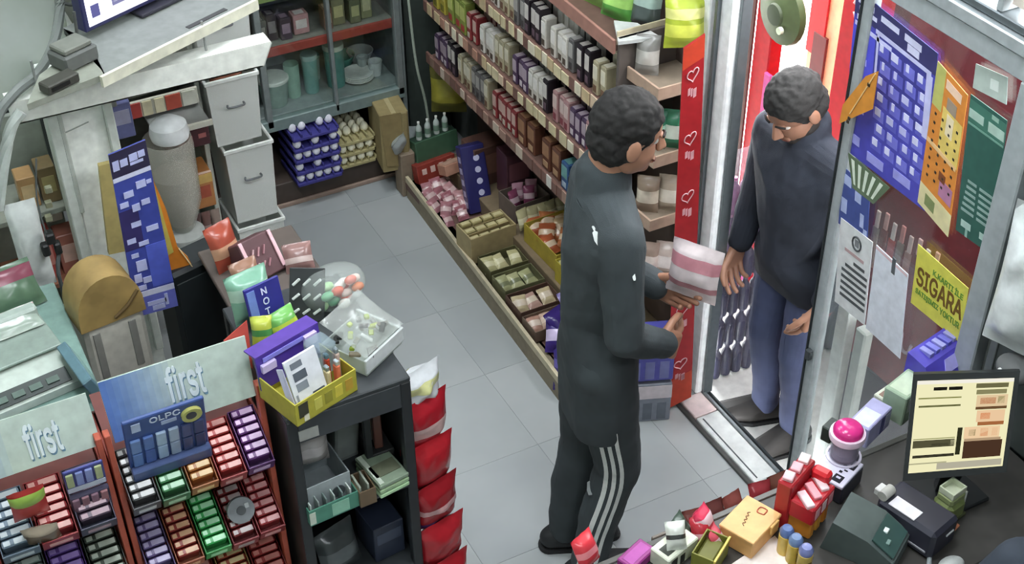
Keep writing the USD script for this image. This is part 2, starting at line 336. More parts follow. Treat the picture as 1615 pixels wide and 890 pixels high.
tub('glass_jar', 'small pale jar with green lid behind the cabinet centre post', 'jar', .03, .11, (1.735, 5.30, .46), 'a8c8c2', '6fa595', flare=1.0)
for i in range(4):
    o = solo('plate', MB().lathe([(0, 0), (.045, 0), (.072, .012), (.07, .014), (.044, .004), (0, .004)], (1.905, 5.20, .462 + i * .007)), M('e2e6df', .3), 'white plate, %s from the bottom of the stack behind the cabinet glass' % ORD[i], 'plate', 'stacked plates in the cabinet', smooth=40)
tub('bowl', 'teal bowl right of the striped jar in the cabinet', 'bowl', .045, .06, (1.885, 5.34, .46), '5fa395', None, flare=1.4)
tub('bowl', 'white bowl at the right end of the cabinet bottom', 'bowl', .045, .06, (1.975, 5.34, .46), 'dfe4e2', None, flare=1.4)
tub('cup', 'white cup in front of the bowl at the right end of the cabinet', 'cup', .028, .07, (1.99, 5.2, .46), 'd5dbd8', None, flare=1.2)
tub('cup', 'grey cup beside the plates in the cabinet', 'cup', .026, .07, (1.955, 5.26, .46), 'a9b4b2', None, flare=1.2)
for i, (x, w_, h_, c, p, lab) in enumerate(((1.475, .05, .11, '6d6a66', 'b9b6ae', 'grey carton with pale print at the left of the red shelf'), (1.53, .045, .12, '4c4247', '8d868a', 'dark carton second on the red shelf'), (1.585, .05, .10, '574a55', 'a58fa0', 'purple-grey carton third on the red shelf'),
                                          (1.66, .07, .09, 'c79a9a', 'efe6e2', 'pink carton with white panel on the red shelf'), (1.775, .04, .10, '8e6f62', 'c9b8a2', 'brown carton right of the cabinet post on the red shelf'),
                                          (1.83, .06, .12, '8d8b6e', 'd5cf9b', 'olive carton with cream print on the red shelf'), (1.90, .05, .11, '73795f', 'c3c391', 'dull green carton on the red shelf'), (1.96, .05, .12, '9a9c77', 'd8d6ad', 'pale olive carton at the right of the red shelf'))):
    carton('food_carton', lab, 'carton', (w_, .06, h_), (x, 5.18 + .02 * (i % 2), .762), 0, c, [('front', .15, .3, .85, .75, p), ('top', .2, .2, .8, .8, p)])
for i in range(5):
    carton('food_carton', ['green', 'lime', 'dark green', 'olive', 'pale green'][i] + ' carton on the top visible cabinet shelf', 'carton', (.08, .06, .1), (1.50 + i * .11, 5.16, 1.007), 0, ['6f8a4c', '8fa85a', '4f6a45', '7d8258', 'a3b47c'][i], [('front', .1, .2, .9, .6, 'c9cf9f')])

# eggs: each carton tray with its eggs is a thing; eggs sit in the tray as things of their own
EGG = thing('egg', 'white egg standing in an egg tray', 'egg', (0, 0, -5))
def egg_mesh(r=.019):
    t = np.linspace(0, np.pi, 11)
    return MB().lathe([(max(r * math.sin(a) * (1 + .12 * math.cos(a)), 0), -r * 1.28 * math.cos(a)) for a in t], n=12).mesh()
egg_proto = {}
def add_egg(x, y, z, col, label, group):
    if col not in egg_proto:
        egg_proto[col] = thing('egg', label, 'egg', (x, y, z), 0, group)
        part(egg_proto[col], 'shell', egg_mesh(), M(col, .45), smooth=True)
    else:
        copy(egg_proto[col], (x, y, z), 0, label, group)
stage.RemovePrim('/World/egg'); USED.pop('/World/egg')
def egg_tray(label, x0, x1, y0, y1, z, col):
    o = thing('egg_tray', label, 'egg tray', ((x0 + x1) / 2, (y0 + y1) / 2, z))
    W, D = x1 - x0, y1 - y0
    part(o, 'tray', MB().box(-W / 2, W / 2, -D / 2, D / 2, 0, .018, .004), M(col, .8))
    n = 5
    for i in range(n + 1):
        part(o, 'rib', MB().box(-W / 2 + W * i / n - .004, -W / 2 + W * i / n + .004, -D / 2, D / 2, .016, .034, .003), M(col, .8))
    return o
z = .122
for lvl in range(5):
    egg_tray('purple egg tray, %s from the bottom of the stack beside the cream trays' % ORD[lvl], 1.505, 1.715, 4.99, 5.20, z + lvl * .058, '3d3a86')
    for i in range(5):
        for jn in range(5):
            if (lvl == 4 and not (jn >= 1 and (i + jn) % 4 != 3)) or (lvl < 4 and jn > 0): continue
            if lvl in (1, 3) and jn == 0 and i % 2: continue
            add_egg(1.505 + .021 + i * .042, 4.99 + .021 + jn * .042, z + lvl * .058 + .043, 'e9e9f2', 'white egg, %s from the left in row %s of the %s purple tray' % (ORD[i], ORD[jn], ORD[lvl]), 'eggs in the purple trays')
for lvl in range(3):
    egg_tray('cream egg tray, %s from the bottom of the stack beside the cardboard box' % ORD[lvl], 1.725, 1.895, 5.03, 5.24, z + lvl * .058, 'a79e72')
    for i in range(4):
        for jn in range(5):
            if (lvl == 2 and jn < 1) or (lvl < 2 and jn > 0): continue
            add_egg(1.725 + .021 + i * .042, 5.03 + .021 + jn * .042, z + lvl * .058 + .043, 'ece9cf', 'cream egg, %s from the left in row %s of the %s cream tray' % (ORD[i], ORD[jn], ORD[lvl]), 'eggs in the cream trays')
o = thing('cardboard_box', 'brown cardboard box with an open flap at the right of the egg trays', 'box', (1.965, 5.03, .122), -8)
CARD = M('9a8a5f', .8)
part(o, 'body', MB().box(-.065, .065, -.12, .10, 0, .30, .004), CARD)
part(o, 'flap', MB().prism([(-.065, -.122, .30), (.03, -.122, .30), (.03, -.127, .02), (-.05, -.127, .04)], (0, -.004, 0)), M('8b7a52', .8))
part(o, 'flap', MB().box(.03, .055, -.135, -.123, -.10, .30, .002), M('8f8058', .8))
part(o, 'tape', face_box('top', (.13, .24, .30), .42, 0, .58, 1), M('b3a47a', .4))

solo('corner_board', MB().box(2.10, 2.36, 5.2, 5.3, 0, 2.2, .03).box(2.12, 2.3, 5.12, 5.22, 0, 1.4, .03), M('39423d', .8), 'dark green board standing in the corner behind the cabinet', 'board')
solo('hanging_cable', MB().tube([(2.06, 4.95, 1.1), (2.07, 4.95, .85), (2.09, 4.96, .6), (2.13, 4.98, .40), (2.15, 4.99, .22)], .006), M('a7b3a4', .5), 'pale cable hanging in the back corner', 'cable')

# ================================================================ GONDOLA along the right wall
G = thing('gondola_shelf', 'long brown wall shelf unit with four tiers of snacks', 'shelf unit')
BRN = M('6b5148', .6); PNK = M('a5796c', .55); CRM = M('c2b79a', .55)
part(G, 'back_panel', MB().box(2.385, 2.405, 3.34, 4.98, 0, 2.0, .003), M('5a4a44', .7))
part(G, 'deck', MB().box(1.96, 2.385, 3.36, 4.86, .05, .085, .003), BRN)
part(G, 'deck_step', MB().box(2.15, 2.385, 3.36, 4.86, .085, .16, .003), M('7a6a52', .7))
part(G, 'kick_board', MB().prism([(1.965, 4.86, 0), (1.915, 3.36, 0), (1.915, 3.36, .085), (1.965, 4.86, .085)], (.05, 0, 0)), M('8b7f68', .6))
part(G, 'kick_lip', MB().prism([(1.962, 4.86, .085), (1.912, 3.36, .085), (1.912, 3.36, .115), (1.962, 4.86, .115)], (.014, 0, 0)), CRM, 'cream lip along the base')
part(G, 'end_post', MB().box(1.95, 2.02, 4.87, 4.95, 0, .22, .004), M('8a7b68', .7))
SH = ((.62, 3.50, 4.98), (.87, 3.50, 4.98), (1.13, 3.47, 4.98), (1.40, 3.44, 4.98))
for z, y0, y1 in SH:
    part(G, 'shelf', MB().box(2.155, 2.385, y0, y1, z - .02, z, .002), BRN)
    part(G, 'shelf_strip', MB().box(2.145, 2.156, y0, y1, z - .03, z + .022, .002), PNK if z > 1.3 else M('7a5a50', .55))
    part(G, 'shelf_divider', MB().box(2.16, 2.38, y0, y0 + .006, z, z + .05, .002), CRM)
tagc = ['d8cba6', 'cdbf9a', 'd9c1a6', 'c9b48f', 'dfd6bd', 'b98d79']
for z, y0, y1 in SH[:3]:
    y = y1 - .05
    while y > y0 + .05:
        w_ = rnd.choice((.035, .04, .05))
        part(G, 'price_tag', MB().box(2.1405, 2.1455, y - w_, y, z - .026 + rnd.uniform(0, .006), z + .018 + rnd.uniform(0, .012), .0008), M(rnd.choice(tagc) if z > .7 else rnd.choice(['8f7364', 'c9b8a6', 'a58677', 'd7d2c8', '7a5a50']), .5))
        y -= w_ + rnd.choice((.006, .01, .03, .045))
part(G, 'end_panel', MB().box(2.16, 2.385, 3.425, 3.44, 1.06, 1.43, .002), M('5d5550', .6))
part(G, 'top_tray', MB().prism([oz(975, 66, 1.43), oz(968, 32, 1.43), oz(1005, 36, 1.43), oz(1042, 58, 1.43)], (0, 0, -.012)), M('c9ccca', .4), 'pale grey tray at the shelf end')

# products standing on the tiers: a prototype per kind, copies in rows
KINDS = {}
def snack(kind, loc, label, group):
    w, d, h, c, p, q = kind
    if kind not in KINDS:
        o = thing('snack_box', label, 'snack', loc, -90, group)
        part(o, 'body', MB().box(-w / 2, w / 2, -d / 2, d / 2, 0, h, .004), M(c, .4))
        part(o, 'printed_panel', face_box('front', (w, d, h), .08, .45, .92, .88, .001), M(p, .4))
        part(o, 'printed_panel', face_box('front', (w, d, h), .2, .1, .8, .3, .001), M(q, .4))
        part(o, 'printed_panel', face_box('top', (w, d, h), .12, .15, .88, .85, .001), M(p, .4))
        KINDS[kind] = o
    else:
        copy(KINDS[kind], loc, -90, label, group)
CR = (.034, .05, .13, 'b3a98c', 'e6dfc9', '7a5f4c'); DK = (.034, .05, .14, '2f282e', 'd9d2cc', '6d5a65'); WH = (.034, .05, .12, 'd3cec4', 'f0ece6', '5c5248')
PU = (.034, .05, .12, '55415c', 'b7a6b2', 'd9cfd4'); RD = (.034, .05, .12, '8f3a3c', 'd9b7ac', 'c9c2b0'); GN = (.05, .05, .14, '8c9a4a', 'c7cf7a', 'b84e4a')
BL = (.05, .06, .12, '3d5f8c', '6fa3a0', 'b9c9d6'); BRW = (.06, .05, .13, '6d4535', 'a77c5c', 'c7a683'); GRY = (.034, .05, .13, '6f6d6c', 'b2afab', '4c4a4a'); YL = (.05, .05, .14, 'b9ac4a', 'd9d07a', '7c7a34'); PK = (.034, .05, .13, 'b78d8d', 'e0c8c2', '8d4a52'); TE = (.05, .05, .1, '3f6d6a', '7fa59d', 'c7cfc6')
NAMES = {CR: 'cream', DK: 'dark', WH: 'white', PU: 'purple', RD: 'red', GN: 'lime green', BL: 'blue', BRW: 'brown', GRY: 'grey', YL: 'yellow', PK: 'pink', TE: 'teal'}
TIER = {1.40: 'top', 1.13: 'second-highest', .87: 'third-highest', .62: 'lowest'}
def fill(z, zones, rows=2):
    cnt = [0] * rows
    for (ya, yb, kinds) in zones:
        for r in range(rows):
            y = ya - .005; i = r
            while True:
                kd = kinds[(i // 3) % len(kinds)]
                if y - kd[0] < yb: break
                nm = '%s snack pack, %s from the far end, %s row, %s wall shelf' % (NAMES[kd], ORD[cnt[r]], 'back' if r else 'front', TIER[z]); cnt[r] += 1
                snack(kd, (2.20 + r * .075 + (.004 if i % 2 else 0), y - kd[0] / 2, z + (.03 if r else 0)), nm, '%s packs on the %s wall shelf' % (NAMES[kd], TIER[z]))
                y -= kd[0] + (.004 if i % 3 else .012); i += 1
fill(1.40, ((4.95, 4.5, [GN, WH]), (4.5, 4.1, [YL, GRY]), (4.1, 3.78, [CR, GN])), 1)
fill(1.13, ((4.95, 4.45, [GN, CR, WH]), (4.45, 4.12, [WH, CR, GRY]), (4.12, 3.92, [DK, WH]), (3.92, 3.73, [WH, GRY, DK]), (3.73, 3.62, [DK]), (3.62, 3.5, [CR])))
fill(.87, ((4.95, 4.80, [YL]), (4.80, 4.62, [GN]), (4.62, 4.5, [RD]), (4.5, 4.22, [WH, CR, WH]), (4.22, 3.9, [PU, WH, DK]), (3.9, 3.53, [PK, PU, PK])))
fill(.62, ((4.95, 4.72, [PU, DK]), (4.72, 4.4, [CR, GRY, CR]), (4.4, 4.18, [RD]), (4.18, 3.98, [BRW]), (3.98, 3.82, [BRW, PK]), (3.82, 3.62, [BL, TE]), (3.62, 3.53, [YL])))
packet('crisp_bag', 'bright green crisp bag on the near end of the top tier', 'crisps', .13, .17, .07, (2.25, 3.60, 1.40), (-12, 0, -70), '5fa24c', [(.3, .62, '9fce6c')], seed=1)
packet('crisp_bag', 'lime crisp bag behind the bright green bag on the top tier', 'crisps', .13, .17, .07, (2.24, 3.72, 1.40), (-12, 0, -75), '8db860', [(.55, .85, 'c7dc8e')], seed=2)
packet('crisp_bag', 'dark grey crisp bag nearest the shelf end on the top tier', 'crisps', .11, .16, .06, (2.30, 3.50, 1.40), (-10, 0, -60), '4c5654', [(.5, .7, '9fb5ac')], seed=3)

# deck: cartons and trays of sweets, far to near
carton('sweet_box', 'red box with a row of white circles at the far end of the shelf base', 'box', (.20, .05, .09), (2.10, 4.83, .085), (-15, 0, 6), '8f3a30', [('front', .12, .45, .24, .75, 'd9b9ae'), ('front', .34, .45, .46, .78, 'd9b9ae'), ('front', .56, .45, .68, .8, 'e0c4ba'), ('front', .78, .45, .9, .82, 'e0c4ba')])
carton('sweet_box', 'green tray of small bottles behind the red box', 'box', (.22, .07, .10), (2.13, 4.90, .16), (-10, 0, 6), '3e5d47', [('top', .02, .1, .98, .9, '2f4538')])
for i in range(4):
    bottle('small_bottle', 'small white-capped bottle, %s from the aisle in the green tray' % ORD[i], 'bottle', .014, .09, (2.055 + i * .045, 4.895 + i * .005, .265), 'b9c4bd', 'eceee6', '6e8a78')
packet('crisp_bag', 'yellow and olive bag hanging in the far corner beyond the shelf', 'bag', .16, .24, .06, (2.25, 4.99, .30), (0, 0, -30), '7d7a3c', [(.25, .75, 'b7b04a')], seed=5)
packet('foil_bag', 'crumpled silver plastic bag on the floor by the far end of the shelf', 'bag', .10, .15, .07, (2.02, 5.0, .12), (-10, 10, -10), '9aa3a2', [], seed=6)
packet('foil_bag', 'small silver foil packet on the end post', 'bag', .09, .11, .05, (1.98, 4.93, .215), (20, -30, 20), 'a9b0ae', [], seed=8)
carton('sweet_box', 'salmon pink box lying behind the pink sweets', 'box', (.13, .07, .05), (2.15, 4.73, .16), (-20, 0, 8), 'b98a74', [('top', .1, .2, .9, .8, 'c9a08c')])
for i in range(14):
    x = 2.00 + (i % 3) * .052 + rnd.uniform(-.006, .006); y = 4.70 - (i // 3) * .062
    packet('sweet_packet', 'small pink sweet packet, %s column and %s row of the heap by the red box' % (ORD[i % 3], ORD[i // 3]), 'sweets', .05, .07, .022, (x, y, .088 + .012 * (i % 2)), (-55, rnd.uniform(-15, 15), rnd.uniform(-25, 25)), ['a8747a', '9a6068', 'b98a8c'][i % 3], [(.3, .6, 'd2b3b0')], 'pink sweet packets at the far end of the base', seed=20 + i % 3)
o = thing('chocolate_box', 'tall dark blue display box with a column of white medallions', 'box', (2.155, 4.50, .088), (-20, 0, -4))
part(o, 'body', MB().box(-.055, .055, -.03, .03, 0, .30, .004), M('2d2c62', .35))
for i in range(5):
    part(o, 'white_medallion', MB().cyl((.012, -.0295, .035 + i * .052), (.012, -.0312, .035 + i * .052), .014, 14), M('c3c2dc', .4))
    part(o, 'white_print', face_box('left', (.11, .06, .30), .25, .08 + i * .17, .75, .17 + i * .17), M('b3b2d2', .4))
def sweets_tray(label, x0, x1, y0, y1, z, col, cols, n, pc, bands, tilt=-62):
    o = thing('sweets_tray', label, 'tray', ((x0 + x1) / 2, (y0 + y1) / 2, z)); part(o, 'tray', tray_mesh(x1 - x0, y1 - y0, .055), M(col, .7))
    for i in range(n):
        for r in range(cols):
            x = x0 + (i + .5) * (x1 - x0) / n; y = y0 + (r + .35) * (y1 - y0) / cols
            packet('sweet_packet', 'packet %s from the aisle in the ' % ORD[i] + label, 'sweets', (x1 - x0) / n * .95, .075, .025, (x + rnd.uniform(-.003, .003), y, z + .012 + .01 * r), (tilt + rnd.uniform(-8, 8), 0, rnd.uniform(-12, 12)), pc[(i + r) % len(pc)], bands, 'packets in the ' + label, seed=30 + (i + r) % 3)
o = thing('wafer_crate', 'pale wooden crate of biscuit bars in the middle of the shelf base', 'crate', (2.055, 4.235, .087), 3)
part(o, 'crate', tray_mesh(.215, .13, .13, .006), M('a9986f', .7))
part(o, 'divider', MB().box(-.1, .1, -.02, -.014, .01, .12, .001).box(-.1, .1, .022, .028, .01, .12, .001), M('8f7f58', .7))
for r in range(3):
    for i in range(4):
        carton('biscuit_bar', 'buff biscuit bar, %s from the aisle in the %s row of the wooden crate' % (ORD[i], ORD[r]), 'biscuit bar', (.045, .03, .10), (1.98 + i * .05, 4.195 + r * .042, .10 + .01 * r), (0, 0, 3), ['a69a6a', 'b3a676'][i % 2], [('top', .1, .2, .9, .8, 'c9be92'), ('front', .1, .5, .9, .9, '8a7b50')], 'biscuit bars in the wooden crate')
sweets_tray('brown tray of cream packets nearest the wooden crate', 1.965, 2.14, 4.02, 4.14, .088, '5d5a3a', 1, 3, ['b7b184', 'c4bd92'], [(.35, .65, 'dcd6b0')])
sweets_tray('olive tray of pale green packets', 1.96, 2.14, 3.88, 4.00, .088, '6b6a4a', 1, 3, ['a5a67c', 'b5b48a'], [(.3, .55, '7c8060')])
sweets_tray('brown tray of pink-tinted packets', 1.95, 2.14, 3.73, 3.86, .088, '5a4136', 1, 3, ['bfae8c', 'b9968a'], [(.35, .7, 'd9c9b5')])
sweets_tray('grey-brown tray of salmon packets nearest the purple bags', 1.945, 2.12, 3.60, 3.71, .088, '6a584a', 1, 3, ['b58d7c', 'c9ab98'], [(.35, .7, 'ddc9b8')])
o = thing('wafer_carton', 'open yellow carton filled with orange packets on the upper step', 'carton', (2.275, 4.00, .16), 2)
part(o, 'carton', tray_mesh(.19, .26, .09), M('b09c3c', .6))
for i in range(8):
    packet('sweet_packet', 'orange packet, column %s, row %s in the yellow carton of orange packets' % (ORD[i % 3], ORD[i // 3]), 'sweets', .07, .085, .03, (2.22 + (i % 3) * .05, 4.09 - (i // 3) * .07, .19 + .012 * (i % 2)), (-55, rnd.uniform(-20, 20), rnd.uniform(-40, 40)), ['b5603c', 'c57a4c', 'd2b68a'][i % 3], [(.35, .65, 'ead0b0')], 'orange packets in the yellow carton', seed=40 + i % 3)
for i in range(5):
    packet('sweet_packet', 'cream packet, %s from the aisle behind the carton of orange packets' % ORD[i], 'sweets', .055, .09, .03, (2.20 + i * .045, 4.16, .19), (-20, 0, rnd.uniform(-20, 20)), 'b5ae86', [(.3, .6, 'd9d4b4')], 'cream packets behind the yellow carton', seed=50)
o = thing('wafer_carton', 'open yellow carton of pale packets nearer the door', 'carton', (2.26, 3.72, .16), 2)
part(o, 'carton', tray_mesh(.19, .24, .10), M('b5a43a', .6))
for i in range(6):
    packet('sweet_packet', 'pale yellow packet, column %s, row %s in the nearer yellow carton' % (ORD[i % 3], ORD[i // 3]), 'sweets', .07, .085, .03, (2.215 + (i % 3) * .05, 3.77 - (i // 3) * .08, .20), (-50, rnd.uniform(-15, 15), rnd.uniform(-30, 30)), ['b9b37a', 'c9c392'][i % 2], [(.35, .65, 'dfdabb')], 'pale packets in the nearer yellow carton', seed=60)
o = thing('carton_pile', 'grey carton holding pink packets under the lowest tier', 'carton', (2.28, 4.32, .16), 4); part(o, 'carton', tray_mesh(.17, .14, .09), M('77695f', .7))
for i in range(4):
    packet('sweet_packet', 'magenta packet, %s from the aisle in the grey carton' % ORD[i], 'sweets', .05, .08, .03, (2.235 + i * .03, 4.30 + (i % 2) * .04, .20), (-25, 0, rnd.uniform(-30, 30)), ['8d4a66', 'b98a9a'][i % 2], [(.3, .6, 'd9bcc4')], 'magenta packets in the grey carton', seed=66)
carton('sweet_box', 'dark brown carton at the back under the lowest tier', 'box', (.22, .12, .20), (2.27, 4.62, .16), 2, '5a4038', [('front', .1, .3, .9, .8, '7a584a')])
carton('sweet_box', 'plum carton beside the tall dark blue box', 'box', (.12, .10, .22), (2.31, 4.47, .16), 0, '5d3a44', [('front', .1, .4, .9, .8, '8a5a62')])
for i, (x, y, r) in enumerate(((1.99, 3.50, -30), (2.06, 3.52, 20), (2.00, 3.41, -50), (2.12, 3.55, 5))):
    packet('chocolate_bag', ['purple chocolate bag with a white patch', 'dark violet chocolate bag behind the white-patched one', 'violet chocolate bag nearest the aisle', 'pale lilac chocolate bag against the step'][i] + ' at the near end of the base', 'chocolate', .10, .14, .05, (x, y, .10 + .02 * i), (-48, 0, r), ['3f2f76', '38296b', '4a3a8c', '8d80b0'][i], [(.3, .62, 'd2c2e2')] if i in (0, 3) else [(.4, .5, '6a58a8')], seed=70 + i)
for i, (x, y) in enumerate(((2.17, 3.50), (2.22, 3.58), (2.15, 3.42))):
    packet('sweet_packet', ['round white packet nearest the step beside the purple bags', 'round white packet highest on the step', 'round white packet nearest the door beside the purple bags'][i], 'sweets', .07, .08, .035, (x, y, .165), (-40, 0, 25 * i - 20), 'b8b4a2', [(.3, .6, 'd9d5c6')], seed=80)
packet('chocolate_bag', 'large violet bag standing on the floor at the near end of the base', 'chocolate', .13, .17, .07, (1.965, 3.36, .03), (-22, 0, -30), '41357a', [(.55, .75, '6a5db0')], seed=75)
carton('newspaper_pile', 'grey stack of folded papers at the near end of the base', 'papers', (.12, .14, .16), (2.02, 3.24, 0), 5, '8a8c90', [('front', .05, .1, .95, .3, 'a9abae'), ('front', .05, .5, .95, .65, 'b5b7ba'), ('top', .1, .1, .9, .9, 'b9bbbe')])

# end stand next to the door: cases of drinks, small shelves, red heart banner
S = thing('end_stand', 'narrow shelf stand between the long shelf and the door', 'shelf unit')
part(S, 'back_panel', MB().box(2.385, 2.40, 3.255, 3.34, 0, 2.0, .002), M('6a605a', .7))
for z in (.50, .78, 1.04, 1.30):
    part(S, 'shelf', MB().box(2.20, 2.385, 3.26, 3.42, z - .012, z, .002), M('8a7c6c', .6))
    part(S, 'shelf_strip', MB().prism([(2.19, 3.42, z - .02), (2.20, 3.25, z - .02), (2.20, 3.25, z + .025), (2.19, 3.42, z + .025)], (.008, 0, 0)), M('b59a86', .55))
    part(S, 'shelf_strip', MB().box(2.20, 2.385, 3.245, 3.252, z - .02, z + .025, .001), M('b59a86', .55))
for i, (z, x, y, c, b_) in enumerate(((1.30, 2.24, 3.38, '8c8a86', 'c2bfb8'), (1.04, 2.25, 3.33, '2f6a52', '8fb5a2'), (1.04, 2.31, 3.30, '3a7a5c', 'c9d2c4'), (1.04, 2.24, 3.40, '8a8f90', 'c3c6c4'), (.78, 2.24, 3.33, '8d7b6a', 'cfc4b2'), (.78, 2.31, 3.30, 'b0a290', 'd9d2c4'), (.50, 2.25, 3.32, 'a58f82', 'e0d2ca'), (.50, 2.31, 3.29, 'c9b9b0', 'efe6e2'))):
    packet('snack_bag', ['grey', 'dark green', 'green', 'silver', 'brown', 'buff', 'tan', 'pale pink'][i] + ' snack bag on the %s shelf of the narrow stand by the door' % {1.30: 'top', 1.04: 'second', .78: 'third', .50: 'lowest'}[z], 'snack', .08, .14, .05, (x, y, z), (-8, 0, -40), c, [(.3, .65, b_)], seed=90 + i)
packet('crisp_bag', 'lime yellow crisp bag standing on top of the narrow stand by the door', 'crisps', .13, .17, .06, oy(1078, 75, 3.28), (-8, 0, -25), 'a9b83c', [(.25, .5, 'd2d95c'), (.6, .8, 'e0e08a')], seed=101)
for lv in range(2):
    o = thing('drink_case', ['lower grey case of bottles on the floor by the red banner', 'upper blue case of bottles by the red banner'][lv], 'drink case', (2.17, 3.16, .20 * lv), -22)
    part(o, 'case', MB().box(-.085, .085, -.06, .06, 0, .185, .004), M(['787d88', '4c4c9a'][lv], .4))
    part(o, 'printed_band', face_box('front', (.17, .12, .185), .0, .62, 1, .95, .0015), M(['c9bfc4', '5a58b5'][lv], .4))
    for k in range(3):
        part(o, 'bottle_print', face_box('front', (.17, .12, .185), .08 + .31 * k, .06, .28 + .31 * k, .5), M(['5d636e', '6c6fa0'][lv], .4))
o = thing('heart_banner', 'tall red banner strip with white outlined hearts by the door jamb', 'banner')
BC = [oz(1054, 646, 0.0), oz(1094, 626, 0.0)]
pl0 = BC[0]; nb = np.array([-.45, -.89, 0]); nb /= np.linalg.norm(nb)
def pb(px, py): return op(px, py, pl0, nb)
Q = [pb(1051, 646), pb(1090, 626), pb(1112, 55), pb(1078, 78)]
part(o, 'banner', MB().prism(Q, -nb * .012), M('b0262c', .4), smooth=False)
def heart(cx, cz, s):
    t = np.linspace(0, 2 * np.pi, 28, endpoint=False)
    return np.stack([cx + s * 16 * np.sin(t) ** 3 / 16, cz + s * (13 * np.cos(t) - 5 * np.cos(2 * t) - 2 * np.cos(3 * t) - np.cos(4 * t)) / 16], 1)
for v in (.13, .30, .47, .62, .77, .925):
    hp = [quad_uv(Q, .5 + .26 * x / 1.0, v + z * .016) + nb * .002 for x, z in heart(0, 0, 1)]
    part(o, 'white_heart', MB().tube(hp + hp[:1], .0022, 5, 2), M('e9b9bd', .5), smooth=True)
    for k, (a, b_) in enumerate(((.30, .42), (.44, .52), (.55, .70))):
        on_quad(o, 'white_lettering', Q, a, v - .045 - .006 * k, b_, v - .028 - .004 * k, nb, 'dfa3a8')
on_quad(o, 'orange_foot', Q, 0, 0, 1, .09, nb, 'c4452e')
on_quad(o, 'orange_top', Q, 0, .95, 1, 1, nb, 'd0452c')
# ================================================================ LEFT SIDE: television shelf, lamp trough, bins, shelf unit
LG = M('b9bfba', .5); CRE = M('d9d8c4', .5)
e0, e1 = oz(165, 116, 1.55), oz(392, 3, 1.55)
dv = (e1 - e0) / np.linalg.norm(e1 - e0); ang = math.degrees(math.atan2(dv[1], dv[0])); nv = np.array([-dv[1], dv[0], 0])
tv = thing('television_shelf', 'angled grey board with cream front edge that carries the television', 'shelf')
a0 = oz(25, 172, 1.55)
b0 = oz(138, 62, 1.55)
part(tv, 'board', MB().prism([e0, e1 + dv * .03, e1 + dv * .03 + nv * .36, b0 + nv * .12, b0], (0, 0, -.02)), M('7c817d', .6), smooth=False)
part(tv, 'edge_strip', MB().prism([e0 - dv * .02 - nv * .012, e1 + dv * .03 - nv * .012, e1 + dv * .03, e0 - dv * .02], (0, 0, -.035)), CRE, smooth=False)
part(tv, 'slot', MB().prism([e0 + dv * .34 + nv * .012, e0 + dv * .50 + nv * .012, e0 + dv * .50 + nv * .03, e0 + dv * .34 + nv * .03], (0, 0, .002)), M('2f312f'), smooth=False)
part(tv, 'bracket', MB().bar(b0 + dv * .1 + nv * .1 + (0, 0, -.02), b0 + dv * .1 + nv * .1 + (0, 0, -.32), .03), M('8b8f8c'))
t0 = oz(143, 60, 1.553)
tvs = thing('television', 'flat television with a lit white-lilac screen on the angled shelf', 'television', t0, ang)
part(tvs, 'case', MB().box(-.012, .60, .0, .045, .02, .42, .004), M('2b2c55', .4))
part(tvs, 'stand', MB().box(.18, .42, -.03, .09, 0, .012, .003).box(.27, .33, .01, .04, .0, .05, .003), M('30303a', .4))
part(tvs, 'screen', MB().box(.004, .585, -.002, .002, .035, .405, .0005), emit('eef0ff', 1.15))
for (u0, v0, u1, v1, c) in ((.02, .06, .05, .10, '5a5a8c'), (.07, .10, .085, .14, '6b6b9a'), (.10, .07, .15, .12, '77779c'), (.105, .08, .12, .10, 'dfe0f5'), (.03, .16, .05, .19, '9a9ac0'), (.12, .15, .16, .19, '8f86b5'), (.2, .06, .24, .09, 'c9a0d8'), (.22, .10, .30, .14, 'd7a6d9'), (.27, .05, .33, .08, 'e3c2e0'), (.17, .18, .25, .22, 'aab0d8')):
    part(tvs, 'screen_picture', MB().box(u0, u1, -.0035, -.001, v0, v1, .0003), emit(c, .9))
lg = thing('wall_ledge', 'small dull grey-brown ledge on the stained wall left of the television', 'ledge')
part(lg, 'board', MB().prism([a0 + (e0 - a0) * .12, e0 - dv * .004, b0 - dv * .004, oz(62, 118, 1.55)], (0, 0, -.02)), M('8d9185', .6), smooth=False)
rb = thing('router', 'small dark grey box device left of the television', 'router', oz(118, 98, 1.553), ang)
part(rb, 'case', MB().box(-.06, .06, -.045, .045, 0, .05, .006), M('5d605d', .5))
part(rb, 'lid', MB().box(-.05, .05, -.035, .04, .05, .068, .006), M('74776f', .5))
part(rb, 'antenna', MB().cyl((.05, .035, .05), (.06, .04, .13), .005, 8), M('4a4d4a', .5))
sd = thing('set_top_box', 'dark set-top box lying in front of the grey router', 'device', oz(95, 136, 1.553), ang)
part(sd, 'case', MB().box(-.055, .055, -.025, .025, 0, .03, .004), M('3f3f38', .5))
part(sd, 'front_window', MB().box(-.045, .02, -.0265, -.024, .008, .022, .0005), M('1f201d', .2))
solo('cable_bundle', MB().tube([oy(92, -30, 4.2), oy(94, 20, 4.17), oy(84, 70, 4.1), oy(60, 115, 3.98), oy(20, 150, 3.9), oy(-8, 200, 3.85), oy(-20, 330, 3.8)], .016), M('767c78', .6), 'thick grey cable curving down the stained wall', 'cable')
solo('thin_cable', MB().tube([oy(86, -5, 4.25), oy(100, 5, 4.24), oy(118, 7, 4.23), oy(137, -2, 4.2)], .006), M('3c403e', .6), 'thin dark cable looping to the television', 'cable')
solo('white_hose', MB().tube([oy(34, 176, 3.88), oy(18, 200, 3.87), oy(8, 245, 3.86), oy(-3, 330, 3.86)], .018), M('c3cbc5', .5), 'white curved pipe hanging at the far left', 'pipe')
b = thing('lamp_trough', 'long white lamp trough hanging below the television shelf', 'lamp')
BY = 3.90
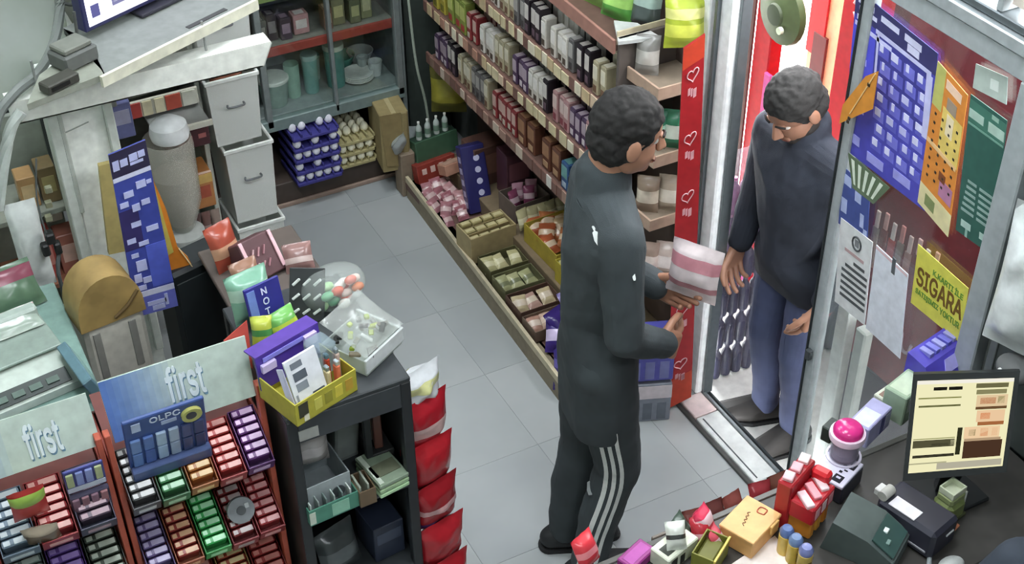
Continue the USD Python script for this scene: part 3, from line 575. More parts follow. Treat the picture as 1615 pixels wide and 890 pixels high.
bl, br_ = oy(18, 188, BY), oy(428, 76, BY)
bl[2] = br_[2] = (bl[2] + br_[2]) / 2
part(b, 'trough', MB().prism([bl + (0, 0, -.035), br_ + (-.035, 0, -.045), br_ + (0, 0, .030), bl + (0, 0, .035)], (0, .012, 0)), M('e6e9e1', .45), smooth=False)
part(b, 'top_flange', MB().prism([bl + (0, 0, .035), br_ + (0, 0, .030), br_ + (0, .07, .030), bl + (0, .07, .035)], (0, 0, .006)), M('e9ece4', .45), smooth=False)
part(b, 'bottom_flange', MB().prism([bl + (0, 0, -.035), br_ + (-.035, 0, -.045), br_ + (-.035, .03, -.045), bl + (0, .03, -.035)], (0, 0, .004)), M('b7bbb3', .45), smooth=False)
part(b, 'end_cap', MB().prism([br_ + (-.035, 0, -.045), br_ + (-.035, .06, -.045), br_ + (0, .07, .03), br_ + (0, 0, .03)], (.004, 0, 0)), M('c3c6be', .45), smooth=False)
part(b, 'hanger', MB().cyl(bl + (.1, .04, .03), bl + (.1, .04, .14), .004, 8).cyl(br_ + (-.2, .04, .03), br_ + (-.2, .04, .14), .004, 8), M('8b8f8c'))

# stacked translucent bins
BIN = clear('e8ebe6', .72, .3, 'bin_plastic')
def bin_(label, x0, x1, z0, z1, y=4.52, rim=True, tilt=0):
    o = thing('storage_bin', label, 'bin', ((x0 + x1) / 2, y, z0), tilt); w, h = x1 - x0, z1 - z0; D = .24
    t = .006; s = .88
    def wall(x, yv): pass
    ob = [(-w / 2 * s, -D / 2 * s, 0), (w / 2 * s, -D / 2 * s, 0), (w / 2 * s, D / 2 * s, 0), (-w / 2 * s, D / 2 * s, 0)]
    ot = [(-w / 2, -D / 2, h), (w / 2, -D / 2, h), (w / 2, D / 2, h), (-w / 2, D / 2, h)]
    m = MB()
    for i in range(4):
        j = (i + 1) % 4; a = [np.array(q) for q in (ob[i], ob[j], ot[j], ot[i])]; c = np.array([0, 0, h / 2]); n = np.cross(a[1] - a[0], a[3] - a[0]); n /= np.linalg.norm(n)
        m.prism(a, -n * t)
    m.box(-w / 2 * s, w / 2 * s, -D / 2 * s, D / 2 * s, 0, .006, .002)
    part(o, 'tub', m, BIN, smooth=False)
    part(o, 'rim', MB().box(-w / 2 - .006, w / 2 + .006, -D / 2 - .006, -D / 2 + .004, h - .012, h + .004, .003).box(-w / 2 - .006, w / 2 + .006, D / 2 - .004, D / 2 + .006, h - .012, h + .004, .003).box(-w / 2 - .006, -w / 2 + .004, -D / 2, D / 2, h - .012, h + .004, .003).box(w / 2 - .004, w / 2 + .006, -D / 2, D / 2, h - .012, h + .004, .003), M('e0e3de', .4))
    part(o, 'handle', MB().tube([(-.03, -D / 2 - .002, h * .62), (-.028, -D / 2 - .014, h * .60), (.028, -D / 2 - .014, h * .60), (.03, -D / 2 - .002, h * .62)], .004, 6), M('55585a', .5), 'dark wire handle')
    return o
bin_('lowest translucent grey bin of the stack beside the aisle', 1.065, 1.25, 0.0, .42)
bin_('second bin from the floor in the translucent stack', 1.06, 1.245, .44, .78)
bin_('third bin from the floor with an orange cloth inside', 1.03, 1.225, .80, 1.08)
bin_('topmost white bin standing above the lamp trough', 1.02, 1.23, 1.10, 1.42)
packet('cloth_bundle', 'orange-brown cloth bundle inside the third bin', 'cloth', .13, .12, .08, (1.13, 4.50, .96), (10, 0, 0), 'b5735a', [], seed=111)
packet('paper_bundle', 'crumpled white bag at the bottom of the second bin', 'bag', .13, .12, .07, (1.14, 4.50, .45), (10, 0, 0), 'b3b0a2', [], seed=112)

# shelf unit left of the bins
U = thing('wall_rack', 'cluttered shelf rack with red and cream price strip left of the bins', 'shelf unit')
part(U, 'back_panel', MB().box(.62, 1.03, 4.72, 4.74, 0, 1.55, .003), M('7d8378', .7))
part(U, 'upright', MB().box(.62, .645, 4.36, 4.74, 0, 1.35, .003), M('9aa096', .6))
part(U, 'upright', MB().box(1.0, 1.02, 4.45, 4.74, 0, 1.35, .003), M('b5b8ae', .6))
for z in (.30, .60, .86, 1.10):
    part(U, 'shelf', MB().box(.645, 1.0, 4.42, 4.72, z - .015, z, .002), M('9b9d92', .6))
zt = 1.045
part(U, 'label_rail', MB().box(.645, 1.0, 4.405, 4.418, zt - .035, zt + .03, .002), M('c3c2b4', .5))
for k, (x0, x1, c) in enumerate(((.65, .69, 'a8483f'), (.695, .73, 'c9b3a8'), (.735, .79, 'b0463e'), (.795, .83, 'cfc8a8'), (.84, .875, 'd3ccae'), (.88, .935, 'b2503f'), (.94, .99, 'c9cabd'))):
    part(U, 'price_tag', MB().box(x0, x1, 4.40, 4.406, zt - .032, zt + .026, .001), M(c, .5))
o = thing('tray', 'grey metal tray with a cream front edge on the rack', 'tray', (.90, 4.38, .99), 0)
part(o, 'tray', MB().box(-.10, .10, -.10, .10, 0, .008, .002), M('8d8f8c', .35, .3)); part(o, 'front_edge', MB().box(-.105, .105, -.108, -.098, -.004, .02, .002), M('d8d7c8', .4))
carton('food_carton', 'dark maroon carton with pale print below the grey tray', 'carton', (.17, .10, .075), (.92, 4.40, .865), 0, '4a2428', [('front', .3, .3, .45, .7, 'b5837f'), ('front', .5, .3, .62, .7, 'b5837f'), ('front', .75, .45, .92, .7, 'a8645f')])
carton('food_carton', 'orange-brown cardboard carton on the rack beside the bins', 'carton', (.13, .12, .15), (.92, 4.40, .605), 0, 'a8703f', [('front', 0, .72, 1, .98, 'c3a05c'), ('top', 0, 0, 1, .1, 'e0c2ae'), ('front', .1, .3, .9, .65, '9c4a34')])
for i in range(4):
    packet('hanging_pack', 'brown striped packet hanging %s from the left on the rack' % ORD[i], 'packet', .035, .13, .02, (.865 + i * .036, 4.34, .46), 0, ['6d4a42', '54403e', '6a4f4a', '8c7a70'][i], [(.2, .3, 'b59a90'), (.45, .55, 'a08a84')], seed=113)
carton('label_block', 'white carton with two printed bars low on the rack', 'carton', (.11, .06, .06), (.93, 4.33, .37), 0, 'c9c2b5', [('front', .08, .25, .45, .75, '8d8278'), ('front', .55, .25, .92, .75, '8d8278')])
carton('food_carton', 'pale pink carton leaning below the white printed one', 'carton', (.09, .07, .14), (.915, 4.28, .22), (-8, 0, 0), 'b9958a', [('front', .1, .3, .9, .8, 'd2b5a8')])
packet('food_bag', 'yellow bag beside the pale pink carton', 'bag', .06, .13, .04, (.845, 4.27, .24), (-8, 0, 0), 'b59a3c', [(.3, .6, 'cdb85c')], seed=114)
carton('food_carton', 'red carton with white print under the angled television shelf', 'carton', (.15, .08, .12), (.98, 4.50, 1.26), 10, 'b5443a', [('front', .1, .3, .45, .75, 'd9b5a8'), ('front', .55, .3, .9, .75, 'd9b5a8')])
carton('food_carton', 'olive dark carton left of the red one under the television shelf', 'carton', (.16, .08, .10), (.81, 4.50, 1.24), 10, '3f4238', [('front', .1, .3, .6, .7, '55584a')])
carton('food_carton', 'dull blue carton behind the blue ticket strip', 'carton', (.08, .06, .14), (.70, 4.34, 1.0), 0, '6a6f9a', [('front', .1, .4, .9, .8, 'a0a0b9')])

# white pillar with sockets, bag, cable
P = thing('white_cupboard', 'tall white pillar panel with a row of dark sockets at the left', 'panel')
part(P, 'panel', MB().box(.46, .63, 4.02, 4.35, 0, 1.34, .006), M('eff3ed', .45))
part(P, 'trim_strip', MB().box(.455, .472, 4.00, 4.02, .95, 1.36, .004), M('b3b9b2', .5))
part(P, 'trim_strip', MB().box(.60, .63, 3.995, 4.02, .30, 1.34, .004), M('c2c9c1', .5))
part(P, 'trim_strip', MB().box(.425, .46, 4.0, 4.1, .4, 1.34, .004), M('c9cfc8', .5))
part(P, 'seam', MB().bar(oy(93, 214, 4.017), oy(140, 192, 4.017), .004, .004), M('9aa09a', .5))
for py in (300, 323, 345):
    c = oy(77, py, 3.995)
    part(P, 'socket', MB().box(c[0] - .011, c[0] + .011, 3.99, 4.01, c[2] - .011, c[2] + .011, .002), M('7f8068', .5))
packet('plastic_bag', 'white plastic bag hanging on the pillar at the left', 'bag', .10, .34, .06, oy(66, 452, 3.93), 0, 'd9dedb', [], seed=115)
c0 = oy(80, 380, 3.88)
pl = thing('power_plug', 'cluster of black power plugs on a wire at the white pillar', 'plug', c0)
part(pl, 'plug', MB().box(-.014, .014, -.02, .02, -.005, .035, .005), M('1d1f1f', .5))
part(pl, 'plug', MB().box(-.034, -.010, -.02, .012, -.045, .0, .005), M('212323', .5))
part(pl, 'plug', MB().box(.004, .026, -.02, .012, -.05, -.006, .005), M('1f2121', .5))
part(pl, 'lead', MB().tube([np.array(oy(57, 250, 3.88)) - c0, np.array(oy(58, 310, 3.88)) - c0, np.array(oy(70, 360, 3.88)) - c0, (0, 0, .02)], .003, 6), M('5d6160', .5))
part(pl, 'lead', MB().tube([(0.015, 0, -.05), np.array(oy(92, 430, 3.85)) - c0, np.array(oy(104, 480, 3.82)) - c0, np.array(oy(108, 540, 3.75)) - c0], .007, 6), M('4a4f50', .5))
# far-left little shelf
F = thing('corner_shelf', 'narrow brown shelf of groceries at the far left edge', 'shelf unit')
part(F, 'back_panel', MB().box(.05, .44, 4.34, 4.36, 0, 1.18, .003), M('8d938a', .7))
for z in (.28, .62, .92):
    part(F, 'shelf', MB().box(.10, .44, 4.12, 4.34, z - .02, z, .002), M('a06a52' if z == .62 else '8b8f84', .6))
for i, (x, z, w_, h_, c, p) in enumerate(((.40, .92, .06, .14, '7d6a4a', 'a89a6a'), (.33, .92, .06, .12, 'b58f62', 'd2b68a'), (.41, .62, .07, .16, 'a86a5c', 'd9b2a5'), (.335, .62, .06, .18, 'b04a42', 'd08a80'), (.41, .28, .07, .12, '8f9a96', 'c3c9c5'), (.335, .28, .06, .15, '8a8a3c', 'c2b85a'), (.26, .28, .06, .14, '5a6f3f', '9aa86a'), (.40, .62 + .17, .05, .10, 'c3bdb0', 'dcd8cc'))):
    carton('food_carton', ['brown', 'tan', 'salmon', 'red', 'grey', 'mustard', 'moss green', 'ivory'][i] + ' carton on the narrow corner shelf', 'carton', (w_, .08, h_), (x, 4.18 + (.02 if i != 7 else .1), z), 0, c, [('front', .15, .3, .85, .75, p)])

# blue ticket strip with orange cards, clear dispenser, black case, tan-topped box
tq = [oy(216, 500, 3.52), oy(281, 482, 3.52), oy(229, 221, 3.52), oy(171, 245, 3.52)]
o = thing('ticket_strip', 'long hanging strip of blue scratch tickets with white print', 'tickets'); NF = np.array([0, -1.0, 0])
part(o, 'paper', MB().prism(tq, (0, .006, 0)), M('3f4a9a', .4), smooth=False)
on_quad(o, 'dark_ticket', tq, 0, .86, 1, 1, NF, '2f2a45'); on_quad(o, 'white_band', tq, 0, .835, 1, .862, NF, 'd3d5ee'); on_quad(o, 'white_band', tq, 0, .115, 1, .15, NF, 'd3d5ee'); on_quad(o, 'pale_ticket', tq, 0, 0, 1, .115, NF, '6a70c2'); on_quad(o, 'deep_ticket', tq, .0, .42, .48, .66, NF, '352f62'); on_quad(o, 'light_ticket', tq, .5, .16, 1, .42, NF, '5563c4')
for (u0, v0, u1, v1) in ((.05, .90, .22, .955), (.25, .91, .45, .95), (.5, .92, .72, .96), (.74, .925, .92, .96), (.5, .90, .85, .915), (.55, .76, .8, .80), (.82, .77, .95, .79), (.2, .73, .45, .765), (.06, .68, .28, .71), (.35, .64, .55, .68), (.6, .66, .82, .69), (.25, .55, .5, .58), (.6, .50, .9, .53), (.08, .46, .3, .49), (.35, .43, .6, .455), (.12, .37, .3, .395), (.2, .28, .45, .345), (.1, .215, .28, .265), (.3, .20, .5, .235), (.1, .16, .35, .19), (.3, .05, .75, .075), (.4, .015, .7, .045), (.72, .03, .8, .10)):
    on_quad(o, 'white_print', tq, u0, v0, u1, v1, NF * 2.2, 'b9bde6')
oq = [oy(262, 470, 3.56), oy(303, 440, 3.56), oy(262, 290, 3.56), oy(222, 300, 3.56)]
o = thing('card_strip', 'orange and yellow card strip hanging behind the blue tickets', 'cards')
part(o, 'card', MB().prism([oy(285, 474, 3.55), oy(292, 456, 3.55), oy(306, 424, 3.55), oy(296, 405, 3.55), oy(280, 390, 3.55), oy(262, 330, 3.55), oy(232, 262, 3.55), oy(222, 262, 3.55), oy(250, 400, 3.55), oy(272, 470, 3.55)], (0, .005, 0)), M('cf7f2c', .5), smooth=False)
part(o, 'yellow_card', MB().prism([oy(262, 405, 3.545), oy(274, 398, 3.545), oy(240, 280, 3.545), oy(228, 285, 3.545)], (0, .003, 0)), M('bfae55', .5), smooth=False)
part(o, 'white_edge', MB().bar(oy(286, 470, 3.545), oy(305, 424, 3.545), .004, .004).bar(oy(304, 422, 3.545), oy(282, 392, 3.545), .004, .004), M('e6cfa0', .5))
solo('yellow_card_board', MB().prism([oy(172, 402, 3.95), oy(200, 396, 3.95), oy(182, 256, 3.95), oy(156, 262, 3.95)], (0, .02, 0)), M('b5a56a', .6), 'tan board edge between the white pillar and the blue tickets', 'board', smooth=False)
c1 = oy(287, 345, 4.0); c1 = np.array([c1[0], 4.0, .78])
o = thing('clear_dispenser', 'clear plastic dispenser jar with a shiny white lid', 'dispenser', c1)
part(o, 'jar', MB().lathe([(.03, 0), (.045, .02), (.078, .12), (.084, .34), (.08, .37), (.077, .37), (.081, .33), (.075, .125), (.04, .025), (.03, .004)]), clear('c3c0b6', .32, .15, 'dispenser_plastic'), smooth=40)
part(o, 'lid', MB().lathe([(0, .37), (.062, .37), (.066, .39), (.06, .42), (.035, .438), (0, .442)], (.012, 0, 0)), M('c9cccc', .25), smooth=40)
part(o, 'contents', MB().lathe([(0, .02), (.035, .025), (.07, .125), (.073, .23), (0, .24)]), M('b0a69c', .7), smooth=40)
part(o, 'base', MB().lathe([(0, -.78), (.08, -.78), (.07, -.70), (.07, -.01), (.04, 0), (0, 0)]), M('a9aca8', .4), smooth=40)
o = thing('black_case', 'black upright case standing behind the candy racks', 'case', (.70, 3.60, .40), 14)
part(o, 'body', MB().box(-.10, .10, -.06, .06, 0, .56, .012), M('1d2224', .55))
part(o, 'front_panel', MB().box(-.085, .085, -.064, -.058, .04, .52, .006), M('23292b', .5))
part(o, 'stand', MB().box(-.09, .09, -.06, .06, -.40, 0, .006), M('2b3032', .6))
o = thing('white_box_stool', 'tall white plastic box with two grey slots and a tan domed cover', 'box', (.405, 3.58, 0), 8)
part(o, 'box', MB().box(-.095, .10, -.09, .09, 0, .90, .015), M('cfccc0', .5))
for x in (-.06, .055):
    part(o, 'slot', MB().box(x - .012, x + .012, -.094, -.088, .68, .86, .003), M('8d8c86', .5))
t = np.linspace(0, np.pi, 15)
dome = [(-.105 * math.cos(a), 0, .885 + .17 * math.sin(a) ** .7) for a in t]
part(o, 'tan_cover', MB().prism([(x, -.10, z_) for x, _, z_ in dome], (0, .13, 0)), M('9c8250', .55, 0, .25, 12.0), smooth=40)
part(o, 'cover_fold', MB().tube([(.005, -.102, .90), (.05, -.105, .93), (.09, -.102, .97)], .006, 6), M('6a5532', .6))

# ================================================================ TABLE WITH SCALE
o = thing('side_table', 'small table with a glass top and purple cloth under the scale', 'table')
part(o, 'top', MB().box(-.35, .30, 3.06, 3.75, .88, .90, .004), M('7d9a92', .25)); part(o, 'cloth', MB().box(.02, .24, 3.03, 3.13, .87, .903, .003), M('5b4a9a', .7)); part(o, 'cloth_front', MB().box(-.3, .24, 3.02, 3.03, .70, .90, .003), M('66569f', .7))
for x in (-.32, .27):
    for y in (3.09, 3.72): part(o, 'leg', MB().box(x - .02, x + .02, y - .02, y + .02, 0, .88, .003), M('4a5552', .6))
s0 = (oz(5, 650, .93) + oz(95, 595, .93)) / 2
o = thing('weighing_scale', 'pale grey-green shop scale with a dark display strip', 'scale', (s0[0] + .0, s0[1] + .12, .902), 9)
part(o, 'body', MB().prism([(-.16, -.14, 0), (-.16, .16, 0), (-.16, .16, .05), (-.16, -.05, .06), (-.16, -.14, .025)], (.28, 0, 0)), M('b9c4bb', .4))
part(o, 'platform', MB().box(-.16, .12, -.02, .17, .068, .078, .004), M('93a299', .3, .2))
part(o, 'display', MB().prism([(-.135, -.132, .031), (.095, -.132, .031), (.095, -.088, .05), (-.135, -.088, .05)], (0, -.002, .004)), M('23302c', .3), smooth=False)
for i in range(4): part(o, 'digit', MB().prism([(-.12 + i * .05, -.122, .039), (-.085 + i * .05, -.122, .039), (-.085 + i * .05, -.105, .047), (-.12 + i * .05, -.105, .047)], (0, -.002, .004)), M('4d6358', .4), smooth=False)
part(o, 'column', MB().box(-.155, .115, .13, .17, .05, .12, .008), M('a5b3aa', .4))
packet('plastic_bag', 'crumpled greenish plastic bag on the scale platform', 'bag', .22, .09, .03, (s0[0] - .01, s0[1] + .21, .985), (-70, 0, 8), '9aa89c', [(.75, .98, 'c9aeb0')], seed=120, rough=.2)
packet('plastic_bag', 'dark green and red bag behind the scale', 'bag', .22, .15, .06, (s0[0] + .03, s0[1] + .42, .905), (-40, 0, 10), '5f7a62', [(.6, .9, '8a4a5a')], seed=121)
carton('teal_tray', 'teal tray leaning at the right end of the scale', 'folder', (.03, .20, .10), (.285, 3.22, .902), (0, -20, 8), '5f7f8a', [('right', .1, .2, .9, .8, '7fa39c')])

# ================================================================ RED CANDY RACKS
RED = M('8e3a2e', .45); RED2 = M('a5432f', .45)
def candy_rack(label, x0, x1, head):
    o = thing('candy_rack', label, 'rack')
    for x in (x0, x1):
        part(o, 'post', MB().bar((x, 2.72, 0), (x, 2.74, 1.13), .016, .03), M('b5553f', .4))
        part(o, 'side_panel', MB().box(x - .004, x + .004, 2.75, 3.0, 0, .98, .002), RED)
    part(o, 'back_panel', MB().box(x0, x1, 3.0, 3.01, 0, .98, .002), M('5a2a24', .6))
    for z in (.93, .675, .42, .17):
        part(o, 'shelf', MB().prism([(x0 + .008, 2.735, z - .02), (x1 - .008, 2.735, z - .02), (x1 - .008, 3.02, z + .10), (x0 + .008, 3.02, z + .10)], (0, 0, -.008)), M('6d3028', .5), smooth=False)
        part(o, 'shelf_lip', MB().box(x0 + .008, x1 - .008, 2.722, 2.734, z - .035, z + .012, .002), RED2)
        part(o, 'price_rail', MB().box(x0 + .02, x1 - .02, 2.7195, 2.7225, z - .02, z - .008, .0005), M('c07a64', .4))
    return o
def header(o, q, words, flip=False):
    n = np.cross(q[1] - q[0], q[3] - q[0]); n = n / np.linalg.norm(n)
    part(o, 'header_board', MB().prism(q, -n * .008), M('b9c7bd', .4), smooth=False)
    for k in range(11):
        c_ = [int(a_ + (b_ - a_) * k / 11) for a_, b_ in ((0x55, 0xb9), (0x74, 0xc7), (0xb2, 0xbd))]
        on_quad(o, 'header_tint', q, k * .042, 0, (k + 1) * .042, 1, n, '%02x%02x%02x' % tuple(c_), .0008)
    return n
r1 = candy_rack('red candy rack under the whole word first, at the left edge', -.18, .222, None)
q1 = [oy(-60, 800, 2.745), oy(152, 705, 2.745), oy(146, 630, 2.80), oy(-70, 722, 2.80)]
q1 = [np.array((-.18, 2.742, 1.095)), np.array((.228, 2.742, 1.095)), np.array((.228, 2.80, 1.225)), np.array((-.18, 2.80, 1.225))]
n1 = header(r1, q1, 'first')
text_quad(r1, 'header_word', 'first', q1, .575, .10, .79, .76, n1, '5f7f93', .001)
text_quad(r1, 'header_word', 'first', q1, .57, .14, .785, .79, n1, 'd3dde0', .002)
r2 = candy_rack('red candy rack with blue gum card, between first rack and black rack', .245, .648, None)
q2 = [np.array((.262, 2.742, 1.085)), np.array((.64, 2.742, 1.085)), np.array((.65, 2.80, 1.245)), np.array((.262, 2.80, 1.245))]
n2 = header(r2, q2, 'first')
text_quad(r2, 'header_word', 'first', q2, .42, .28, .68, .88, n2, '5f7f93', .001)
text_quad(r2, 'header_word', 'first', q2, .415, .32, .675, .90, n2, 'd3dde0', .002)
part(r2, 'red_corner', MB().prism([quad_uv(q2, .86, 1) - n2 * .012, quad_uv(q2, 1.02, .4) - n2 * .012, quad_uv(q2, 1.04, 1.2) - n2 * .012], -n2 * .006), M('b5473c', .4), smooth=False)
# blue gum card leaning on the second rack
g = oy(255, 652, 2.70)
o = thing('gum_card', 'dark blue blister card of gum with a round yellow badge', 'gum card', (g[0], 2.725, 1.0), (14, 0, 0))
part(o, 'card', MB().box(-.105, .105, -.006, .006, 0, .21, .003), M('2f4a86', .4))
for i in range(6):
    for j in range(2): part(o, 'gum_stick', MB().box(-.095 + i * .033, -.069 + i * .033, -.014, -.005, .015 + j * .06, .07 + j * .06, .003), M([['5a7ab5', '4a62a5', '9ab0cf', '93a3bd', '33426f', '2f3a66'][i], ['6a86ba', '5570ad', 'a3b8d2', '9dadc4', '39487a', '343f6c'][i]][j], .35))
part(o, 'lower_lip', MB().box(-.105, .105, -.03, -.006, -.03, .012, .003), M('4a5a86', .4))
part(o, 'round_badge', MB().cyl((.068, -.006, .165), (.068, -.016, .165), .027, 20), M('b9b86a', .4)); part(o, 'badge_centre', MB().cyl((.066, -.016, .168), (.066, -.018, .168), .014, 16), M('2b2f3a', .4))
part(o, 'printed_word', text('OLPC', .022, (-.04, -.0068, .178), (1, 0, 0), (0, 0, 1)), M('c9d3e6', .4), smooth=False)
part(o, 'printed_mark', MB().box(-.085, -.062, -.0075, -.005, .16, .195, .001), M('b5c2e0', .4)); part(o, 'printed_bar', MB().box(-.01, .03, -.0075, -.005, .155, .17, .001), M('a9b6d6', .4))
def gum_box(label, x, z, w, col, pk, mark, n=4, group=None):
    """an open display carton tilted towards the shopper with rows of packs showing"""
    o = thing('gum_box', label, 'gum box', (x, 2.745, z), (28, 0, 0), group)
    part(o, 'carton', tray_mesh(w, .17, .05, .003), M(col, .45)); part(o, 'front_flap', MB().box(-w / 2, w / 2, -.088, -.085, 0, .055, .001), M(col, .4))
    part(o, 'front_print', MB().box(-w * .32, w * .32, -.0895, -.0875, .015, .035, .0005), M(mark, .4))
    for i in range(n):
        y = -.066 + i * .15 / n
        part(o, 'gum_pack', MB().box(-w / 2 + .006, w / 2 - .006, y, y + .15 / n - .005, .012, .062, .004), M(pk, .35))
        part(o, 'pack_print', MB().box(-w * .1, w * .38, y + .002, y + .15 / n - .008, .0615, .0632, .0004), M(mark, .35))
        part(o, 'pack_dot', MB().box(-w * .38, -w * .2, y + .003, y + .15 / n - .009, .0615, .0632, .0004), M(mark, .35))
    return o
tier = {.93: 'top', .675: 'middle', .42: 'lower'}
for z, row in ((.93, (('4a4a4c', '5a5a5c', 'c9c9c9', 'black and silver'), ('3a6a44', '4f8a5c', 'a9d2b0', 'green'), ('a8632f', 'b0703a', 'e6c08a', 'orange'), ('9a3230', 'a83a38', 'dca09a', 'red'), ('5a2f6a', '6a3a7a', 'd9b9dc', 'purple'))),
               (.675, (('5a4a78', '6a5a8c', 'b5a9cf', 'violet'), ('a2552f', '9a3a34', 'e0b08a', 'red and orange'), ('2f9a4c', '3fae5c', 'b5f0c2', 'bright green'), ('8a2a30', '7a2a2c', 'b9a9a8', 'maroon'), ('9a3236', 'a53c40', 'e6a6a6', 'crimson'))),
               (.42, (('5a4a3a', '9a8a3c', 'd9c97a', 'mustard'), ('8f2f2c', 'a03a36', 'd99a90', 'red'), ('b59a5a', 'a8482f', 'efd9a5', 'cream and red'), ('8a2a28', '9a3230', 'd2837a', 'dark red')))):
    n = len(row); W = .39 / n
    for i, (c, p, m_, nm) in enumerate(row):
        gum_box('%s gum box, %s shelf, red rack with the blue card' % (nm, tier[z]), .252 + W * (i + .5), z - .01 + (.0 if i % 2 else .006), W * .93, c, p, m_, 6)
o = thing('tape_disc', 'round grey disc pack on the middle shelf of the red rack', 'disc', (.535, 2.705, .735), (62, 0, 0))
part(o, 'disc', MB().cyl((0, 0, 0), (0, 0, .015), .038, 28), M('8d9094', .35)); part(o, 'hub', MB().cyl((0, 0, .015), (0, 0, .018), .013, 18), M('5a5d60', .35)); part(o, 'glint_label', MB().box(.012, .024, .002, .016, .015, .0165, .0005), M('c9ccce', .3))
for z, row in ((.93, (('b0352f', '8a3a2c', 'd9b9a5', 'red and lime'), ('5a6a7a', '6f8090', 'c3ccd2', 'grey-blue'), ('8f2a2c', '9a3336', 'd9a39c', 'deep red'), ('3a3a50', '5a4a5a', 'a98a96', 'dark plum'))),
               (.675, (('8a3426', '96402c', 'c97a5c', 'rust'), ('6a7a78', '7a8a86', 'b9c5c0', 'grey-green'), ('5a3a86', '6a4a9a', 'a58ad2', 'bright violet'), ('3a4238', '4a5248', 'b9c2b5', 'dark green'))),
               (.42, (('8a3426', '96402c', 'c97a5c', 'brick red'), ('4a5a58', '5a6a66', 'a9b5b0', 'slate'), ('5a3a86', '6a4a9a', 'a58ad2', 'violet'), ('3a4238', '4a5248', 'b9c2b5', 'black-green')))):
    for i, (c, p, m_, nm) in enumerate(row):
        gum_box('%s gum box, %s shelf, leftmost red rack' % (nm, tier[z]), -.13 + .098 * i, z - .01, .092, c, p, m_, 6)
o = thing('gum_card', 'small blue and white gum card on the leftmost red rack', 'gum card', (.165, 2.705, 1.005), (14, 0, 0))
part(o, 'card', MB().box(-.05, .05, -.004, .004, 0, .10, .002), M('3a3f86', .4)); part(o, 'card_foot', MB().box(-.05, .05, -.02, -.004, -.10, 0, .003), M('3f3a50', .4)); part(o, 'white_band', MB().box(-.048, .048, -.0055, -.003, .005, .025, .0005), M('d2d6e6', .4))
for i in range(4):
    part(o, 'gum_stick', MB().box(-.046 + i * .024, -.028 + i * .024, -.010, -.003, .035, .09, .003), M(['a9b38a', '8a96cf', '8f9ad2', 'b5bd90'][i], .35)); part(o, 'gum_stick', MB().box(-.046 + i * .024, -.028 + i * .024, -.026, -.018, -.09, -.005, .003), M(['8a6a7a', '97707a', '8a6a7a', 'a5757a'][i], .35))
packet('sweet_bag', 'red bag with a lime patch hanging at the left frame edge', 'sweets', .09, .13, .04, (.02, 2.69, .985), (14, 0, 0), 'a8302c', [(.62, .9, '8fae4a')], seed=130)
packet('sweet_bag', 'silver and beige bag below the red bag at the left edge', 'sweets', .09, .10, .03, (.03, 2.675, .90), (20, 0, -10), 'b5a592', [(.3, .7, '6a5a4a')], seed=131)
# ================================================================ BLACK RACK in the middle, with boxes on it
BK, BK2 = M('26292c', .45), M('33373a', .5)
X0, X1, Y0, Y1 = .672, 1.025, 2.60, 3.12
R = thing('black_rack', 'black open metal rack of small goods beside the red candy rack', 'rack')
for x in (X0, X1 - .03):
    for y in (Y0, Y1 - .03): part(R, 'post', MB().box(x, x + .03, y, y + .03, 0, 1.085, .003), BK)
part(R, 'top_panel', MB().box(X0, X1, Y0, Y1, 1.085, 1.10, .003), BK2)
part(R, 'top_front', MB().box(X0 + .03, X1 - .03, Y0, Y0 + .012, 1.0, 1.085, .002), M('3a3e42', .5))
part(R, 'side_panel', MB().box(X1 - .012, X1 - .006, Y0 + .03, Y1 - .03, 0, 1.06, .002), M('2c2f31', .5))
part(R, 'side_panel', MB().box(X0 + .006, X0 + .012, Y0 + .03, Y1 - .03, 0, 1.06, .002), M('34312d', .5))
part(R, 'back_panel', MB().box(X0, X1, Y1 - .012, Y1 - .004, 0, 1.08, .002), M('2a2422', .6))
for z in (.70, .36, .05):
    part(R, 'shelf', MB().box(X0 + .012, X1 - .012, Y0 + .004, Y1 - .012, z - .015, z, .003), BK2)
part(R, 'inner_post', MB().box(.915, .935, 2.70, 2.72, .70, 1.085, .002), BK)
part(R, 'price_label', MB().box(.70, .755, Y0 - .003, Y0 + .001, 1.01, 1.045, .0005), M('a9a9a5', .4)); part(R, 'price_label', MB().box(.71, .765, Y0 - .003, Y0 + .006, .325, .355, .0005), M('9a9a96', .4))
# goods inside
o = thing('tissue_box', 'grey box with a clear bag in the upper left of the black rack', 'box', (.76, 2.70, .701), 4)
part(o, 'box', tray_mesh(.14, .16, .11), M('a5adb0', .4)); part(o, 'oval_print', MB().cyl((.03, -.0805, .055), (.03, -.083, .055), .02, 18), M('4d5255', .4))
packet('clear_bag', 'crumpled clear plastic bag rising from the grey box', 'bag', .12, .17, .07, (.75, 2.72, .80), (8, 0, -10), 'b5b0ae', [(.4, .6, 'c9c3c3')], seed=140, rough=.15)
o = thing('card_tray', 'teal-green tray of upright white cards on the rack shelf', 'tray', (.765, 2.62, .701), 4)
part(o, 'tray', tray_mesh(.15, .07, .06), M('4f8a76', .45)); part(o, 'pale_panel', face_box('front', (.15, .07, .06), .45, .1, .8, .85, .001), M('8fc2a9', .4)); part(o, 'dark_panel', face_box('front', (.15, .07, .06), .0, .1, .12, .85, .001), M('c9d2c4', .4))
for i in range(6): part(o, 'card', MB().box(-.068 + i * .024, -.064 + i * .024, -.03, .03, .006, .075, .0008), M(['c3ccc6', '8f9a96', '6f7f7c', 'b5c2bb', '7f8f8c', 'd2d8d3'][i], .4))
o = thing('card_tray', 'brown-fronted tray right of the teal tray on the rack shelf', 'tray', (.865, 2.62, .701), 2)
